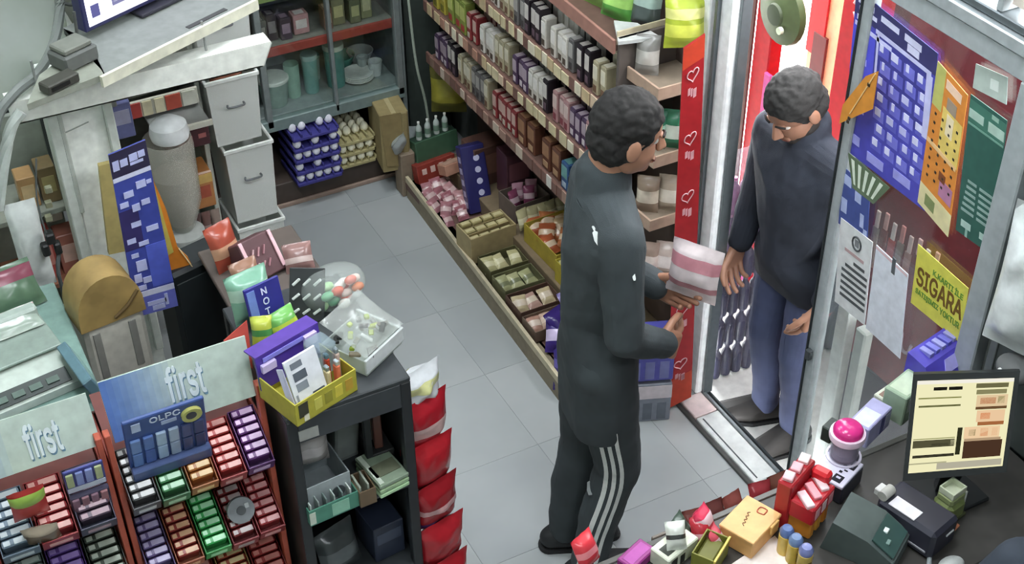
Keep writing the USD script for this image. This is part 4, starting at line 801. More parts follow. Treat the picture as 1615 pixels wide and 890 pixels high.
part(o, 'tray', tray_mesh(.05, .08, .06), M('6d5a44', .5)); part(o, 'card', MB().box(-.02, -.014, -.03, .03, .006, .07, .001).box(.004, .01, -.03, .03, .006, .072, .001), M('a9b0a2', .4))
o = thing('wrapping_pack', 'pale green pack of folded sheets at the right of the rack shelf', 'pack', (.945, 2.64, .701), 8)
for i in range(3): part(o, 'sheet_pack', MB().box(-.048, .048, -.05, .09, .018 * i, .018 * i + .015, .003), M(['b9dcae', 'a3bf96', '8fa08a'][i], .4))
part(o, 'dark_strip', MB().box(-.04, .04, -.02, .03, .0515, .054, .0005), M('6a6f5a', .5)); part(o, 'white_band', MB().box(-.045, -.03, -.045, .085, .0515, .054, .0005), M('d5e0cf', .4))
carton('grey_carton', 'tall grey carton standing in the middle of the black rack', 'box', (.08, .05, .14), (.875, 2.80, .701), (0, 6, 10), '7f8683', [('front', .1, .1, .9, .9, '8f9693')])
packet('clear_bag', 'clear glossy bag under the top panel of the black rack', 'bag', .09, .10, .06, (.865, 2.72, .93), (0, 20, 10), '5a4f4c', [(.3, .5, '9a8f8c')], seed=141, rough=.15)
for i in range(4):
    carton('slim_box', '%s slim box in the right bay of the black rack, %s from the front' % (['red-brown', 'white', 'dark grey', 'grey'][i], ORD[i]), 'box', (.05, .025, .20), (.965, 2.74 + i * .04, .76), (0, 0, 78), ['5f3a32', 'b0a598', '3f4040', '77726c'][i], [('front', .2, .2, .8, .8, ['7a4a3c', 'c9c0b2', '55504c', '8f8a82'][i])])
o = solo('base_pad', MB().box(.93, 1.0, 2.70, 2.90, .701, .759, .003), M('2b2c2c', .6), 'dark pad under the slim boxes in the black rack', 'pad')
packet('clear_bag', 'dim grey bag on the lower shelf of the black rack', 'bag', .14, .16, .07, (.80, 2.68, .361), (-15, 0, 15), '4d5354', [(.3, .6, '6a7072')], seed=142)
carton('dark_carton', 'dark blue carton on the lower shelf of the black rack', 'box', (.10, .12, .14), (.94, 2.72, .361), 5, '2f3648', [('front', .1, .5, .9, .8, '4a5266')])

# goods on top of the black rack: yellow display tray with white cards and lighters, purple back
T = thing('yellow_display', 'yellow display tray with a purple back card at the front of the rack', 'display', (.762, 2.665, 1.101), 17)
part(T, 'tray', tray_mesh(.20, .16, .075), M('b0a83c', .5)); part(T, 'front_print', face_box('front', (.20, .16, .075), .05, .3, .2, .9, .001), M('3a3a2c', .5)); part(T, 'front_print', face_box('front', (.20, .16, .075), .12, .05, .2, .35, .001), M('e6e2c9', .5))
for i in range(4): part(T, 'yellow_print', face_box('front', (.20, .16, .075), .3 + i * .17, .25, .42 + i * .17, .75, .001), M(['c9c25a', '8f8a30', 'd2c24a', 'bf9a3a'][i], .5))
part(T, 'back_card', MB().prism([(-.10, .066, .03), (.105, .066, .03), (.105, .076, .135), (-.10, .076, .135)], (0, .008, 0)), M('4a3296', .35), smooth=False)
part(T, 'back_card_top', MB().prism([(-.10, .075, .134), (.105, .075, .134), (.105, .125, .13), (-.10, .125, .13)], (0, 0, .005)), M('5a3f9c', .35), smooth=False)
part(T, 'white_logo', MB().box(-.09, -.045, .062, .074, .085, .11, .001), M('c9b9e6', .4)); part(T, 'white_logo', MB().box(.05, .09, .062, .0745, .09, .125, .001), M('c9b9e6', .4))
part(T, 'lilac_line', MB().prism([(-.08, .0722, .115), (.05, .0722, .115), (.05, .0732, .127), (-.08, .0732, .127)], (0, -.003, 0)), M('8a86e0', .35), smooth=False)
WCARD = M('d9dce2', .35)
part(T, 'white_card', MB().prism([(-.078, -.062, .03), (.022, -.062, .03), (.022, -.02, .165), (-.078, -.02, .165)], (0, .006, 0)), WCARD, smooth=False)
for i, (u, v, a, b_) in enumerate(((.15, .80, .50, .92), (.15, .55, .55, .72), (.15, .34, .5, .50), (.55, .06, .92, .20), (.06, .15, .12, .3), (.5, .14, .9, .17))):
    q = [np.array((-.078, -.062, .03)), np.array((.022, -.062, .03)), np.array((.022, -.02, .165)), np.array((-.078, -.02, .165))]
    on_quad(T, 'grey_print', q, u, v, a, b_, (0, -.95, .3), ['6f7680', '555c66', '7f8690', '4a5058', '8f959e', '9aa0a8'][i])
part(T, 'white_card', MB().prism([(-.092, -.05, .03), (-.082, -.066, .03), (-.082, -.02, .15), (-.092, -.01, .15)], (-.003, 0, 0)), M('b9b9cf', .35), smooth=False)
for i in range(4):
    part(T, 'lighter', MB().box(.03 + i * .016, .043 + i * .016, -.05 + .02 * (i % 2), -.03 + .02 * (i % 2), .006, .085 + .02 * (i % 2), .004), M(['d9c9a0', 'b0402a', 'e07a5a', 'c9b4a8'][i], .3)); part(T, 'lighter_head', MB().box(.031 + i * .016, .042 + i * .016, -.048 + .02 * (i % 2), -.032 + .02 * (i % 2), .085 + .02 * (i % 2), .10 + .02 * (i % 2), .002), M(['a5b0b5', '6f8a96', 'c9d6dc', '9aa5aa'][i], .25, .5))
part(T, 'blister', MB().box(.028, .095, -.02, .05, .04, .14, .01), clear('a9bcc6', .35, .1, 'blister'))
o = thing('keychain_tub', 'clear tub of black, white and lime trinkets at the front right of the rack', 'tub', (.955, 2.76, 1.101), 30)
part(o, 'tub', tray_mesh(.16, .15, .05), clear('cfd6d2', .55, .12, 'tub_plastic'))
part(o, 'white_rim', MB().box(-.085, .085, -.08, -.072, .012, .058, .003).box(.075, .085, -.075, .078, .012, .058, .003), M('cdd2d2', .4))
for i in range(22):
    c = np.array((rnd.uniform(-.065, .065), rnd.uniform(-.06, .06), rnd.uniform(.03, .085))); e = c + np.array((rnd.uniform(-.03, .03), rnd.uniform(-.03, .03), rnd.uniform(-.01, .02)))
    part(o, 'trinket', MB().bar(c, e + 1e-3, .014, .010), M(['2b2d2c', 'd2d6d4', '9aab3c', '8a7f6c', '3a3a38', 'b5c25a', '6d625a'][i % 7], .35))
part(o, 'clear_cover', pillow_mesh(.17, .16, .07, 9).apply_transform(trimesh.transformations.compose_matrix(angles=(-1.2, 0, 0), translate=(0, -.08, .07))), clear('d5d8d4', .25, .1, 'film'), smooth=True)
o = thing('candy_bag', 'clear bag of green, red and white sweets at the back of the rack', 'bag', (.965, 2.985, 1.101), 15)
for i in range(26):
    a = rnd.uniform(0, 2 * math.pi); r_ = rnd.uniform(0, .075); c = np.array((r_ * math.cos(a), r_ * math.sin(a) * .7, .02 + rnd.uniform(0, .055)))
    g_ = c[0] < 0.0
    part(o, 'sweet', trimesh.creation.icosphere(1, .017).apply_transform(trimesh.transformations.compose_matrix(scale=(1.2, .8, .8), translate=c)), M(['4a9a6c', '6fae84', 'a5cf96', '3f8a66'][i % 4] if g_ and i % 5 else ['d2553a', 'c9402f', 'e6cfc6', 'd97a4a', 'e0dcd6'][i % 5], .35), smooth=True)
part(o, 'film', trimesh.creation.icosphere(2, 1.0).apply_transform(trimesh.transformations.compose_matrix(scale=(.10, .075, .062), translate=(0, 0, .062))), clear('dfe6e2', .18, .08, 'film'), smooth=True)
o = thing('toy_card', 'blue card with white letters among green bags at the back left', 'card', (.765, 2.965, 1.101), (-10, 0, 12))
part(o, 'card', MB().box(-.055, .055, -.004, .004, 0, .15, .002), M('34338a', .4)); part(o, 'pale_strip', MB().box(-.05, -.025, -.006, -.003, .01, .14, .001), M('6f86c9', .4))
for i, ch in enumerate('NOTE'):
    part(o, 'white_letter', text(ch, .02, (-.008, -.0045, .115 - i * .032), (1, 0, 0), (0, 0, 1)), M('d2d6f2', .4), smooth=False)
packet('snack_bag', 'pale green bag behind the blue card on the rack', 'bag', .13, .15, .07, (.745, 3.03, 1.101), (-15, 0, 10), '7fae96', [(.5, .75, 'a9c9b5')], seed=150)
packet('snack_bag', 'green and lime bag in front of the blue card on the rack', 'bag', .09, .09, .05, (.80, 2.90, 1.101), (-30, 0, 20), '6fae5a', [(.3, .6, 'b5c94a')], seed=151)
packet('snack_bag', 'lime yellow packet at the left end of the rack top', 'bag', .06, .09, .04, (.72, 2.90, 1.101), (-25, 0, -20), 'b5bf4a', [(.4, .6, '4a8a4c')], seed=152)
o = thing('bead_card', 'black card of white bead strings right of the blue card', 'card', (.865, 2.95, 1.101), (-35, 0, -30))
part(o, 'card', MB().box(-.05, .05, -.004, .004, 0, .15, .002), M('2c2f30', .4))
for i in range(9): part(o, 'white_bead', MB().bar((-.04 + (i % 3) * .03, -.008, .02 + (i // 3) * .04), (-.02 + (i % 3) * .03, -.008, .035 + (i // 3) * .042), .008), M('c9cec9', .3))
o = thing('pink_frame_box', 'dark box with two pink-white bars behind the rack', 'box', (.865, 3.36, 1.0), (-35, 0, 16))
part(o, 'body', MB().box(-.06, .06, -.05, .05, -.02, .11, .004), M('5a3a3e', .5))
part(o, 'pink_bar', MB().box(-.058, -.046, -.056, -.05, -.01, .11, .002), M('e0b5bd', .4)); part(o, 'pink_bar', MB().box(.046, .058, -.056, -.05, -.01, .11, .002), M('e0b5bd', .4))
for i in range(6): part(o, 'pale_print', MB().bar((-.035 + .02 * (i % 3), -.052, .01 + .04 * (i // 3)), (-.02 + .02 * (i % 3), -.052, .03 + .045 * (i // 3)), .012, .004), M(['c9a5a9', 'b98a8f', 'a5757c'][i % 3], .4))
o = thing('goods_stand', 'plain dark stand carrying packets behind the black rack', 'stand')
part(o, 'post', MB().box(.78, .98, 3.28, 3.50, 0, .98, .004), M('4a4542', .6)); part(o, 'top', MB().box(.72, 1.03, 3.20, 3.55, .98, 1.0, .003), M('5a504a', .6))
packet('snack_bag', 'red snack bag standing behind the pink-barred box', 'snack', .10, .15, .05, (.79, 3.42, 1.0), (-20, 0, 20), 'a04a38', [(.3, .55, 'c99a7c')], seed=153)
packet('snack_bag', 'brown and pink bag between the red bag and the rack', 'snack', .09, .12, .05, (.80, 3.25, 1.0), (-25, 0, 10), '96705c', [(.35, .6, 'c9a59a')], seed=154)
packet('snack_bag', 'dusty rose bag right of the pink-barred box', 'snack', .09, .09, .05, (.97, 3.30, 1.0), (-40, 0, -10), '8f6f6a', [(.3, .5, 'c3b0aa')], seed=155)

# red bags clipped down the right side of the rack
st = thing('clip_strip', 'white clip strip hanging down the right side of the black rack', 'strip')
part(st, 'strip', MB().box(1.028, 1.034, 2.73, 2.75, .1, 1.08, .001), M('c9c9c6', .5)); part(st, 'hook', MB().box(1.02, 1.034, 2.73, 2.75, 1.075, 1.12, .002), M('c9c9c6', .5))
for i, (x, y, z, w_, h_, rz, c, bands, lab) in enumerate(((1.085, 2.73, .85, .15, .17, 18, 'e6e9ec', [(.0, .18, 'b5323a'), (.62, .80, 'e0e0a0')], 'white snack bag with red foot, topmost on the clip strip'),
        (1.088, 2.71, .73, .16, .20, 15, 'b01f2c', [(.35, .6, 'e0b9b5')], 'red snack bag with pale oval band, second on the clip strip'), (1.09, 2.69, .58, .16, .20, 12, 'b5242e', [(.1, .25, '8f1a22')], 'plain red snack bag, third on the clip strip'),
        (1.09, 2.67, .43, .16, .20, 14, '9c1f28', [(.5, .62, 'd9a5a5'), (.2, .3, '5a4a8a')], 'dark red snack bag with a purple line, fourth on the clip strip'), (1.095, 2.65, .28, .16, .20, 10, 'b32630', [(.2, .32, '8a1c24')], 'red snack bag, fifth on the clip strip'), (1.095, 2.63, .13, .16, .20, 12, 'a8232c', [(.5, .8, 'd2a9a2')], 'red snack bag with cream band, lowest on the clip strip'))):
    packet('snack_bag', lab, 'snack', w_, h_, .085, (x, y, z), (8, 0, rz), c, bands, 'snack bags on the clip strip', seed=160 + i)

# ================================================================ OUTSIDE THE DOOR
o = thing('water_pack', 'shrink-wrapped stack of water bottles with pink caps outside the door', 'water bottles', (2.72, 3.33, -.1), -2)
part(o, 'wrap', MB().box(-.17, .17, -.075, .10, 0, .96, .02), clear('b9b5c4', .12, .15, 'wrap'))
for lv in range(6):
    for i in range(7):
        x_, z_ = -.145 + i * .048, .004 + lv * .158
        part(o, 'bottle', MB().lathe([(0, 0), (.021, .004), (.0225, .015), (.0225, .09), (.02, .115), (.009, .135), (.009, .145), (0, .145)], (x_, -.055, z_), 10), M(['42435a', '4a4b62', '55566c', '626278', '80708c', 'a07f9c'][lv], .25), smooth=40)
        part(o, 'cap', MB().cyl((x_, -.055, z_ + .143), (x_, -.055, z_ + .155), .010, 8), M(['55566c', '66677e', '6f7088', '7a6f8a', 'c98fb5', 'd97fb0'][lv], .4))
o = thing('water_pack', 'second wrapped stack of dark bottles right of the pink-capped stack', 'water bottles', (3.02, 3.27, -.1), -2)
part(o, 'wrap', MB().box(-.12, .12, -.075, .10, 0, .60, .02), clear('9a9aa8', .3, .15, 'wrap'))
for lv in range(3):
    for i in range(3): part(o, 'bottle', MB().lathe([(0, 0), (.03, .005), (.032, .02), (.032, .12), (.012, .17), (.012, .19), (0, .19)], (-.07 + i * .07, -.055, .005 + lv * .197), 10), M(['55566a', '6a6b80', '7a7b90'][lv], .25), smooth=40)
o = thing('snack_crate', 'white crate with orange and red packs beside the water outside', 'crate', (3.02, 3.3, .50), 0)
part(o, 'crate', tray_mesh(.22, .16, .16), M('dfd6d2', .5)); part(o, 'contents', MB().box(-.09, .09, -.06, .06, .01, .19, .01), M('d9a08a', .5)); part(o, 'red_print', face_box('front', (.22, .16, .16), .1, .2, .5, .6, .001), M('d9665a', .5))
REDP = M('d8232e', .4)
o = thing('red_cooler', 'tall red drinks cooler with white lettering outside the door', 'cooler')
part(o, 'side', MB().box(3.2, 3.75, 3.14, 3.53, -.1, 1.95, .01), REDP)
part(o, 'door_frame', MB().box(3.17, 3.2, 3.15, 3.53, -.05, 1.9, .006), M('c22530', .4))
part(o, 'glass_door', MB().box(3.155, 3.17, 3.18, 3.40, .1, .9, .004), M('5a1f26', .15))
part(o, 'white_lettering', MB().tube([(3.165, 3.46, 1.30), (3.165, 3.43, 1.36), (3.165, 3.41, 1.30), (3.165, 3.43, 1.24), (3.165, 3.455, 1.27)], .008, 6), M('f0d2d2', .4), smooth=True)
part(o, 'header', MB().box(3.16, 3.2, 3.15, 3.53, 1.65, 1.95, .006), M('e0303a', .4))
o = thing('red_pole_stand', 'red upright banner post at the left edge of the door opening', 'banner post')
part(o, 'post', MB().box(3.0, 3.06, 3.70, 3.80, -.1, 2.0, .005), M('d8202c', .4)); part(o, 'dark_edge', MB().box(2.99, 3.0, 3.80, 3.84, -.1, 1.9, .003), M('6a3a34', .5)); part(o, 'pink_strip', MB().box(2.985, 3.0, 3.66, 3.70, -.1, .95, .003), M('e85aa8', .4)); part(o, 'base', MB().box(2.9, 3.15, 3.6, 3.9, -.1, -.07, .004), M('8a2a2c', .5))
o = thing('cream_poster', 'cream poster board with red edges behind the door opening', 'poster')
part(o, 'board', MB().box(3.30, 3.34, 3.54, 3.84, -.1, 1.9, .004), M('efe3b0', .5)); part(o, 'red_print', MB().box(3.29, 3.30, 3.74, 3.84, .9, 1.35, .002), M('b52a30', .4)); part(o, 'red_print', MB().box(3.29, 3.30, 3.54, 3.58, .95, 1.4, .002), M('d92a34', .4)); part(o, 'dark_print', MB().box(3.288, 3.30, 3.72, 3.80, .7, 1.0, .002), M('6a3030', .4))
c = ox(1234, 20, 3.0)
o = thing('round_sign', 'round dull green sign disc hanging outside above the man', 'sign', c)
part(o, 'disc', MB().lathe([(0, -.02), (.115, -.02), (.125, -.01), (.12, .012), (.05, .03), (0, .032)]).mesh().apply_transform(trimesh.transformations.rotation_matrix(-math.pi / 2, (0, 1, 0))), M('56653f', .5), smooth=40)
part(o, 'centre', MB().lathe([(0, .028), (.045, .028), (.04, .04), (0, .044)]).mesh().apply_transform(trimesh.transformations.rotation_matrix(-math.pi / 2, (0, 1, 0))), M('46523a', .5), smooth=40)
part(o, 'bright_stud', MB().cyl((-.035, -.05, -.04), (-.05, -.05, -.04), .014, 12), M('e6efd2', .3)); part(o, 'hanger', MB().cyl((0, 0, .1), (0, 0, 1.2), .006, 8), M('7a7a70'))
o = thing('red_fridge', 'dark red drinks fridge with pictured bottles, seen through the shop window', 'fridge')
part(o, 'body', MB().box(2.78, 3.3, 1.35, 2.80, -.1, 1.95, .01), M('6a2026', .4)); part(o, 'side_bay', MB().box(3.02, 3.3, 2.80, 3.12, -.1, 1.95, .01), M('5a3436', .45)); part(o, 'front_panel', MB().box(2.765, 2.78, 1.37, 2.78, 0, 1.9, .004), M('7d252c', .35)); part(o, 'dark_foot', MB().box(2.76, 2.78, 1.37, 2.78, -.08, .35, .004), M('463a44', .5))
for i in range(8):
    y, z = 2.755 - i * .04, .87 + .015 * (i % 2)
    part(o, 'bottle_picture', MB().box(2.760, 2.766, y - .015, y + .015, z - .13, z + .03, .002), M(['a08a82', '8f2f30', 'b53a3a', '8a6a62', 'b98a82', '7a2a2c', 'a5463f', '8f7a74'][i], .4)); part(o, 'bottle_top_picture', MB().box(2.760, 2.767, y - .009, y + .009, z + .03, z + .095, .002), M(['e0c9c2', 'dca09a', 'e6d2cc', 'd98a84', 'e6c6c0', 'd9aaa5', 'e6d6d0', 'cf9a94'][i], .4))
part(o, 'pale_lettering', MB().tube([(2.762, 2.55, .60), (2.762, 2.54, .54), (2.762, 2.51, .54), (2.762, 2.50, .58)], .006, 6).tube([(2.762, 2.485, .57), (2.762, 2.47, .51), (2.762, 2.445, .52), (2.762, 2.435, .55)], .006, 6), M('a58f9a', .5), smooth=True)
wp = ox(1335, 485, 2.60)
solo('white_post', MB().box(2.59, 2.63, wp[1] - .03, wp[1] + .03, -.1, wp[2], .004).box(2.57, 2.65, wp[1] - .045, wp[1] + .045, -.1, -.06, .004), M('e6e8e4', .5), 'short white post just outside the window', 'post')
gp = ox(1360, 520, 2.60)
solo('grey_post', MB().box(2.59, 2.63, gp[1] - .028, gp[1] + .022, -.1, gp[2], .006), M('a5a8a2', .5), 'grey post right of the white post outside the window', 'post')

# ================================================================ POSTERS ON THE WINDOW
NW = np.array([-1.0, 0, 0]); PX = 2.409
LAY = [0]
def wq(*p):
    LAY[0] += 1
    return [ox(a, b_, PX - .0012 * LAY[0]) for a, b_ in p]
def poster(label, q, color, cat='poster'):
    return sheet('poster', label, cat, q, NW * .002, color)
q = wq((1330, 232), (1459, 333), (1480, 84), (1352, -18))
o = poster('large blue poster of scratch tickets on the window beside the door', q, '4a49ae')
on_quad(o, 'dark_heading', q, 0, .86, 1, 1, NW * 1.6, '39386a'); on_quad(o, 'bright_panel', q, 0, .52, .28, .80, NW * 1.6, '5252d0'); on_quad(o, 'deep_panel', q, .28, .45, .95, .84, NW * 1.6, '3f3f92')
for (a, b_, c_, d_) in ((.02, .80, .48, .825), (.28, .84, .95, .865), (.9, .45, .97, .84), (.30, .50, .325, .84)): on_quad(o, 'white_line', q, a, b_, c_, d_, NW * 2.2, 'c3c3ea')
for (a, b_, c_, d_) in ((.04, .94, .24, .975), (.06, .90, .28, .925), (.33, .93, .55, .965), (.62, .93, .82, .97), (.66, .88, .8, .925), (.04, .84, .16, .87)): on_quad(o, 'white_lettering', q, a, b_, c_, d_, NW * 2.4, 'd0d0ec')
r9 = random.Random(5)
for i in range(4):
    for j in range(7):
        u, v = .33 + i * .155 + .03 * (j % 2), .14 + j * .098
        on_quad(o, 'ticket_field', q, u, v, u + .125, v + .07, NW * 2.0, ['5f5fc0', '6a6ac9', '7474cf'][(i + j) % 3])
        on_quad(o, 'white_blot', q, u + .03 * r9.random(), v + .03, u + .05 + .04 * r9.random(), v + .075, NW * 2.8, ['d2d2f2', 'b5b5e6', 'c3c3ee'][(i * j) % 3])
for (a, b_, c_, d_) in ((.04, .08, .2, .14), (.3, .04, .5, .10), (.62, .06, .82, .12), (.1, .30, .22, .38), (.12, .60, .2, .64)): on_quad(o, 'pale_mark', q, a, b_, c_, d_, NW * 2.4, '9a9ae0')
o = poster('orange ticket sheet overlapping the left edge of the large blue poster', [ox(a, b_, 2.364) for a, b_ in ((1324, 195), (1377, 172), (1386, 112), (1366, 120), (1330, 165))], 'd08a35')
part(o, 'pale_fold', MB().bar(ox(1340, 180, 2.361), ox(1381, 116, 2.361), .003, .004), M('e6bf85', .5))
for (a, b_) in ((1370, 134), (1339, 187), (1337, 192)): part(o, 'dark_dot', MB().box(2.3595, 2.3625, ox(a, b_, 2.361)[1] - .005, ox(a, b_, 2.361)[1] + .005, ox(a, b_, 2.361)[2] - .005, ox(a, b_, 2.361)[2] + .005, .001), M('3a2f22'))
q = wq((1448, 318), (1496, 374), (1527, 150), (1480, 96))
o = poster('orange and yellow scratch-ticket poster with rows of black dots', q, 'd5873a')
on_quad(o, 'yellow_area', q, .35, .48, .98, .78, NW * 1.6, 'dfc46a'); on_quad(o, 'lime_edge', q, .0, .72, .3, 1, NW * 1.6, 'b9b96a'); on_quad(o, 'white_peak', q, .5, .62, .72, .76, NW * 2, 'ead9b5'); on_quad(o, 'white_lettering', q, .35, .9, .85, .96, NW * 2, 'ecc9ae'); on_quad(o, 'grey_print', q, .45, .78, .75, .86, NW * 2, '9a8a7a'); on_quad(o, 'pale_bar', q, .02, .46, .95, .49, NW * 2, 'e6bf8a'); on_quad(o, 'cream_foot', q, 0, 0, 1, .16, NW * 1.8, 'd9cfa0'); on_quad(o, 'green_blot', q, .2, .04, .5, .12, NW * 2.2, '7f8a5a'); on_quad(o, 'violet_print', q, .55, .20, .95, .32, NW * 2, 'b07a9a'); on_quad(o, 'brown_print', q, .5, .30, .7, .36, NW * 2.2, '7a4426')
for i in range(4):
    for j in range(8): on_quad(o, 'black_dot', q, .14 + i * .23, .24 + j * .062 + .01 * i, .19 + i * .23, .255 + j * .062 + .01 * i, NW * 2.6, '2f2a22')
q = wq((1508, 362), (1566, 404), (1589, 190), (1532, 148))
o = poster('dark green poster with pale lettering at the right of the window', q, '2f5a50')
on_quad(o, 'lighter_heading', q, 0, .82, 1, .97, NW * 1.6, '3f6f60'); on_quad(o, 'pale_lettering', q, .02, .85, .42, .91, NW * 2, 'a5bfb2'); on_quad(o, 'pale_lettering', q, .55, .84, .98, .91, NW * 2, 'a5bfb2'); on_quad(o, 'thin_line', q, .02, .80, .98, .815, NW * 2, '6f9a8a'); on_quad(o, 'small_mark', q, .62, .94, .8, .97, NW * 2, '8fb0a0')
for j in range(6): on_quad(o, 'text_line', q, .18 - .02 * j, .40 - j * .045, .42, .42 - j * .045, NW * 2, '8aa39c'); on_quad(o, 'text_line', q, .50, .40 - j * .045, .95 - .02 * (j % 3), .42 - j * .045, NW * 2, '8aa39c')
for u in (.12, .62): on_quad(o, 'cup_picture', q, u, .06, u + .26, .11, NW * 2, 'a9c3ba'); on_quad(o, 'cup_stem', q, u + .13, -.0, u + .19, .06, NW * 2, '8fb0a5')
sq = wq((1535, 138), (1588, 165), (1590, 122), (1540, 100)); o = poster('pale grey sticker above the dark green poster', sq, 'b5c2ba'); on_quad(o, 'white_mark', sq, .5, .3, .75, .7, NW * 1.6, 'd9e2dc')
q = wq((1323, 352), (1368, 382), (1373, 300), (1330, 262)); o = poster('blue poster with white marks between the big ticket poster and white notice', q, '3f4f8f')
for (a, b_, c_, d_) in ((.05, .25, .25, .5), (.5, .6, .72, .78), (.72, .2, .85, .45), (.85, .02, .98, .2), (.1, .75, .35, .92)): on_quad(o, 'white_mark', q, a, b_, c_, d_, NW * 1.8, 'a9b5dc')
q = wq((1345, 296), (1378, 322), (1404, 296), (1338, 240)); o = poster('striped green and white leaflet under the large blue poster', q, '5d6f55')
for k_ in range(5): on_quad(o, 'white_stripe', q, .08 + .18 * k_, .15, .16 + .18 * k_, .9, NW * 1.8, 'd5e0cf')
q = wq((1317, 475), (1364, 513), (1377, 382), (1327, 343)); o = poster('white printed notice with a round grey emblem on the window', q, 'd6d8d8', 'notice')
part(o, 'emblem', MB().tube([quad_uv(q, .55 + .13 * math.cos(a), .85 + .075 * math.sin(a)) + NW * .003 for a in np.linspace(0, 2 * np.pi, 14)], .003, 5, 2), M('4a4d50', .5), smooth=True); on_quad(o, 'emblem_centre', q, .49, .81, .61, .89, NW * 2, '7a7d80'); on_quad(o, 'pink_line', q, .2, .68, .8, .715, NW * 2, 'b59a9a')
for j in range(7): on_quad(o, 'text_line', q, .5 - .25 * min(j, 1) - .1 * (j > 1), .585 - j * .075, .95 if j else .85, .62 - j * .075, NW * 2, '4f5355')
q = wq((1366, 517), (1420, 566), (1433, 433), (1383, 386)); o = poster('blank white sheet hanging right of the printed notice', q, 'd9dde6', 'sheet'); on_quad(o, 'pink_edge', q, 0, .96, .98, .985, NW * 1.6, 'd9b9bd'); on_quad(o, 'tape', q, .52, .86, .62, 1.04, NW * 2.4, '5a5d60')
q = wq((1437, 476), (1516, 516), (1527, 454), (1471, 399)); o = poster('yellow notice reading SIGARA with smaller green lettering', wq((1437, 477), (1515, 541), (1528, 455), (1449, 385)), 'd2cc55', 'notice')
q = wq((1437, 477), (1515, 541), (1528, 455), (1449, 385))
text_quad(o, 'printed_word', 'SIGARA', q, .05, .37, .95, .68, NW * 1.2, '6d4f1a'); text_quad(o, 'printed_word', 'K.KARTI İLE', q, .34, .72, .93, .84, NW * 1.2, '5f8a35'); text_quad(o, 'printed_word', 'SATIŞIMIZ', q, .06, .20, .52, .31, NW * 1.2, '5f8a35'); text_quad(o, 'printed_word', 'YOKTUR', q, .55, .20, .93, .31, NW * 1.2, '5f8a35')
o = poster('brown picture poster above the window lintel', [np.array((2.408, y, z)) for y, z in ((2.10, 2.085), (1.55, 2.085), (1.55, 2.6), (2.10, 2.6))], '8a6555'); on_quad(o, 'cream_edge', [np.array((2.406, y, z)) for y, z in ((2.10, 2.085), (1.55, 2.085), (1.55, 2.6), (2.10, 2.6))], 0, 0, 1, .05, NW, 'd9cdc2'); on_quad(o, 'green_print', [np.array((2.406, y, z)) for y, z in ((2.10, 2.085), (1.55, 2.085), (1.55, 2.6), (2.10, 2.6))], .14, .2, .5, .6, NW, '6f8a5a'); on_quad(o, 'orange_print', [np.array((2.406, y, z)) for y, z in ((2.10, 2.085), (1.55, 2.085), (1.55, 2.6), (2.10, 2.6))], .2, .06, .6, .2, NW, 'b0663f')
# ================================================================ COUNTER at the lower right
CT = .97
CN = thing('counter', 'dark shop counter under the till at the lower right', 'counter')
part(CN, 'top', MB().box(1.10, 2.36, 1.47, 1.90, CT - .03, CT, .004), M('3c3a37', .45))
part(CN, 'front_panel', MB().box(1.14, 2.34, 1.84, 1.87, .05, CT - .03, .003), M('5a4a40', .6)); part(CN, 'side_panel', MB().box(1.12, 1.14, 1.50, 1.87, .0, CT - .03, .003), M('4a403a', .6)); part(CN, 'side_panel', MB().box(2.33, 2.35, 1.50, 1.87, .0, CT - .03, .003), M('4a403a', .6))
part(CN, 'ledge', MB().box(1.45, 2.10, 1.87, 2.03, .74, .755, .003), M('5f5550', .5)); part(CN, 'ledge_lip', MB().box(1.45, 2.10, 2.03, 2.04, .735, .80, .002), M('6f655c', .4))
part(CN, 'edge_strip', MB().box(1.10, 2.36, 1.885, 1.902, CT - .035, CT + .004, .002), M('4f4f4a', .4))
for i, (x, c, b_) in enumerate(((1.55, '6a3a34', 'c9a58f'), (1.62, '5a302c', 'b58a6a'), (1.69, '7a3f38', 'd2b59a'), (1.76, '8f3036', 'e0b59a'), (1.83, '6a4034', 'c99a6a'), (1.90, 'a02a34', 'd98a8f'))):
    packet('candy_packet', '%s candy packet, %s from the left on the low ledge of the counter' % (['brown', 'dark brown', 'russet', 'crimson', 'tan-brown', 'red'][i], ORD[i]), 'candy', .065, .13, .03, (x, 1.955, .756), (-30, 0, 10 * (i % 3) - 10), c, [(.35, .6, b_)], seed=170 + i)
CTZ = CT + .001
def at(px, py, z=CTZ): return oz(px, py, z)
packet('candy_packet', 'bright red candy packet at the left end of the counter', 'candy', .07, .09, .04, at(932, 892), (-25, 0, 20), 'd23a44', [(.4, .6, 'e88a90')], seed=180)
carton('candy_box', 'magenta candy box near the left end of the counter', 'candy box', (.09, .05, .03), at(1003, 886), 20, '8f2f7a', [('top', .1, .2, .9, .8, 'a8489a')])
carton('candy_box', 'white box with black zigzag print by the magenta box', 'candy box', (.11, .06, .05), at(1062, 878), 16, 'd2d6c3', [('front', .1, .2, .3, .8, '2a2d2a'), ('front', .4, .1, .55, .7, '2a2d2a'), ('top', .1, .2, .35, .7, '34382f'), ('top', .5, .3, .65, .9, '34382f')])
packet('candy_packet', 'dark green packet behind the black and white box', 'candy', .07, .08, .04, at(1082, 858), (-30, 0, 30), '3f4f44', [(.4, .6, '5f6f60')], seed=181)
packet('candy_packet', 'white packet with dark print beside the dark green one', 'candy', .05, .07, .03, at(1068, 868, CTZ + .05), (-40, 0, -20), 'cfd2c9', [(.4, .55, '3a3d3a')], seed=182)
packet('candy_packet', 'pink and white packet left of the peach carton', 'candy', .06, .09, .05, at(1120, 848), (-25, 0, 30), 'd23a58', [(.5, .8, 'eacdd6')], seed=183)
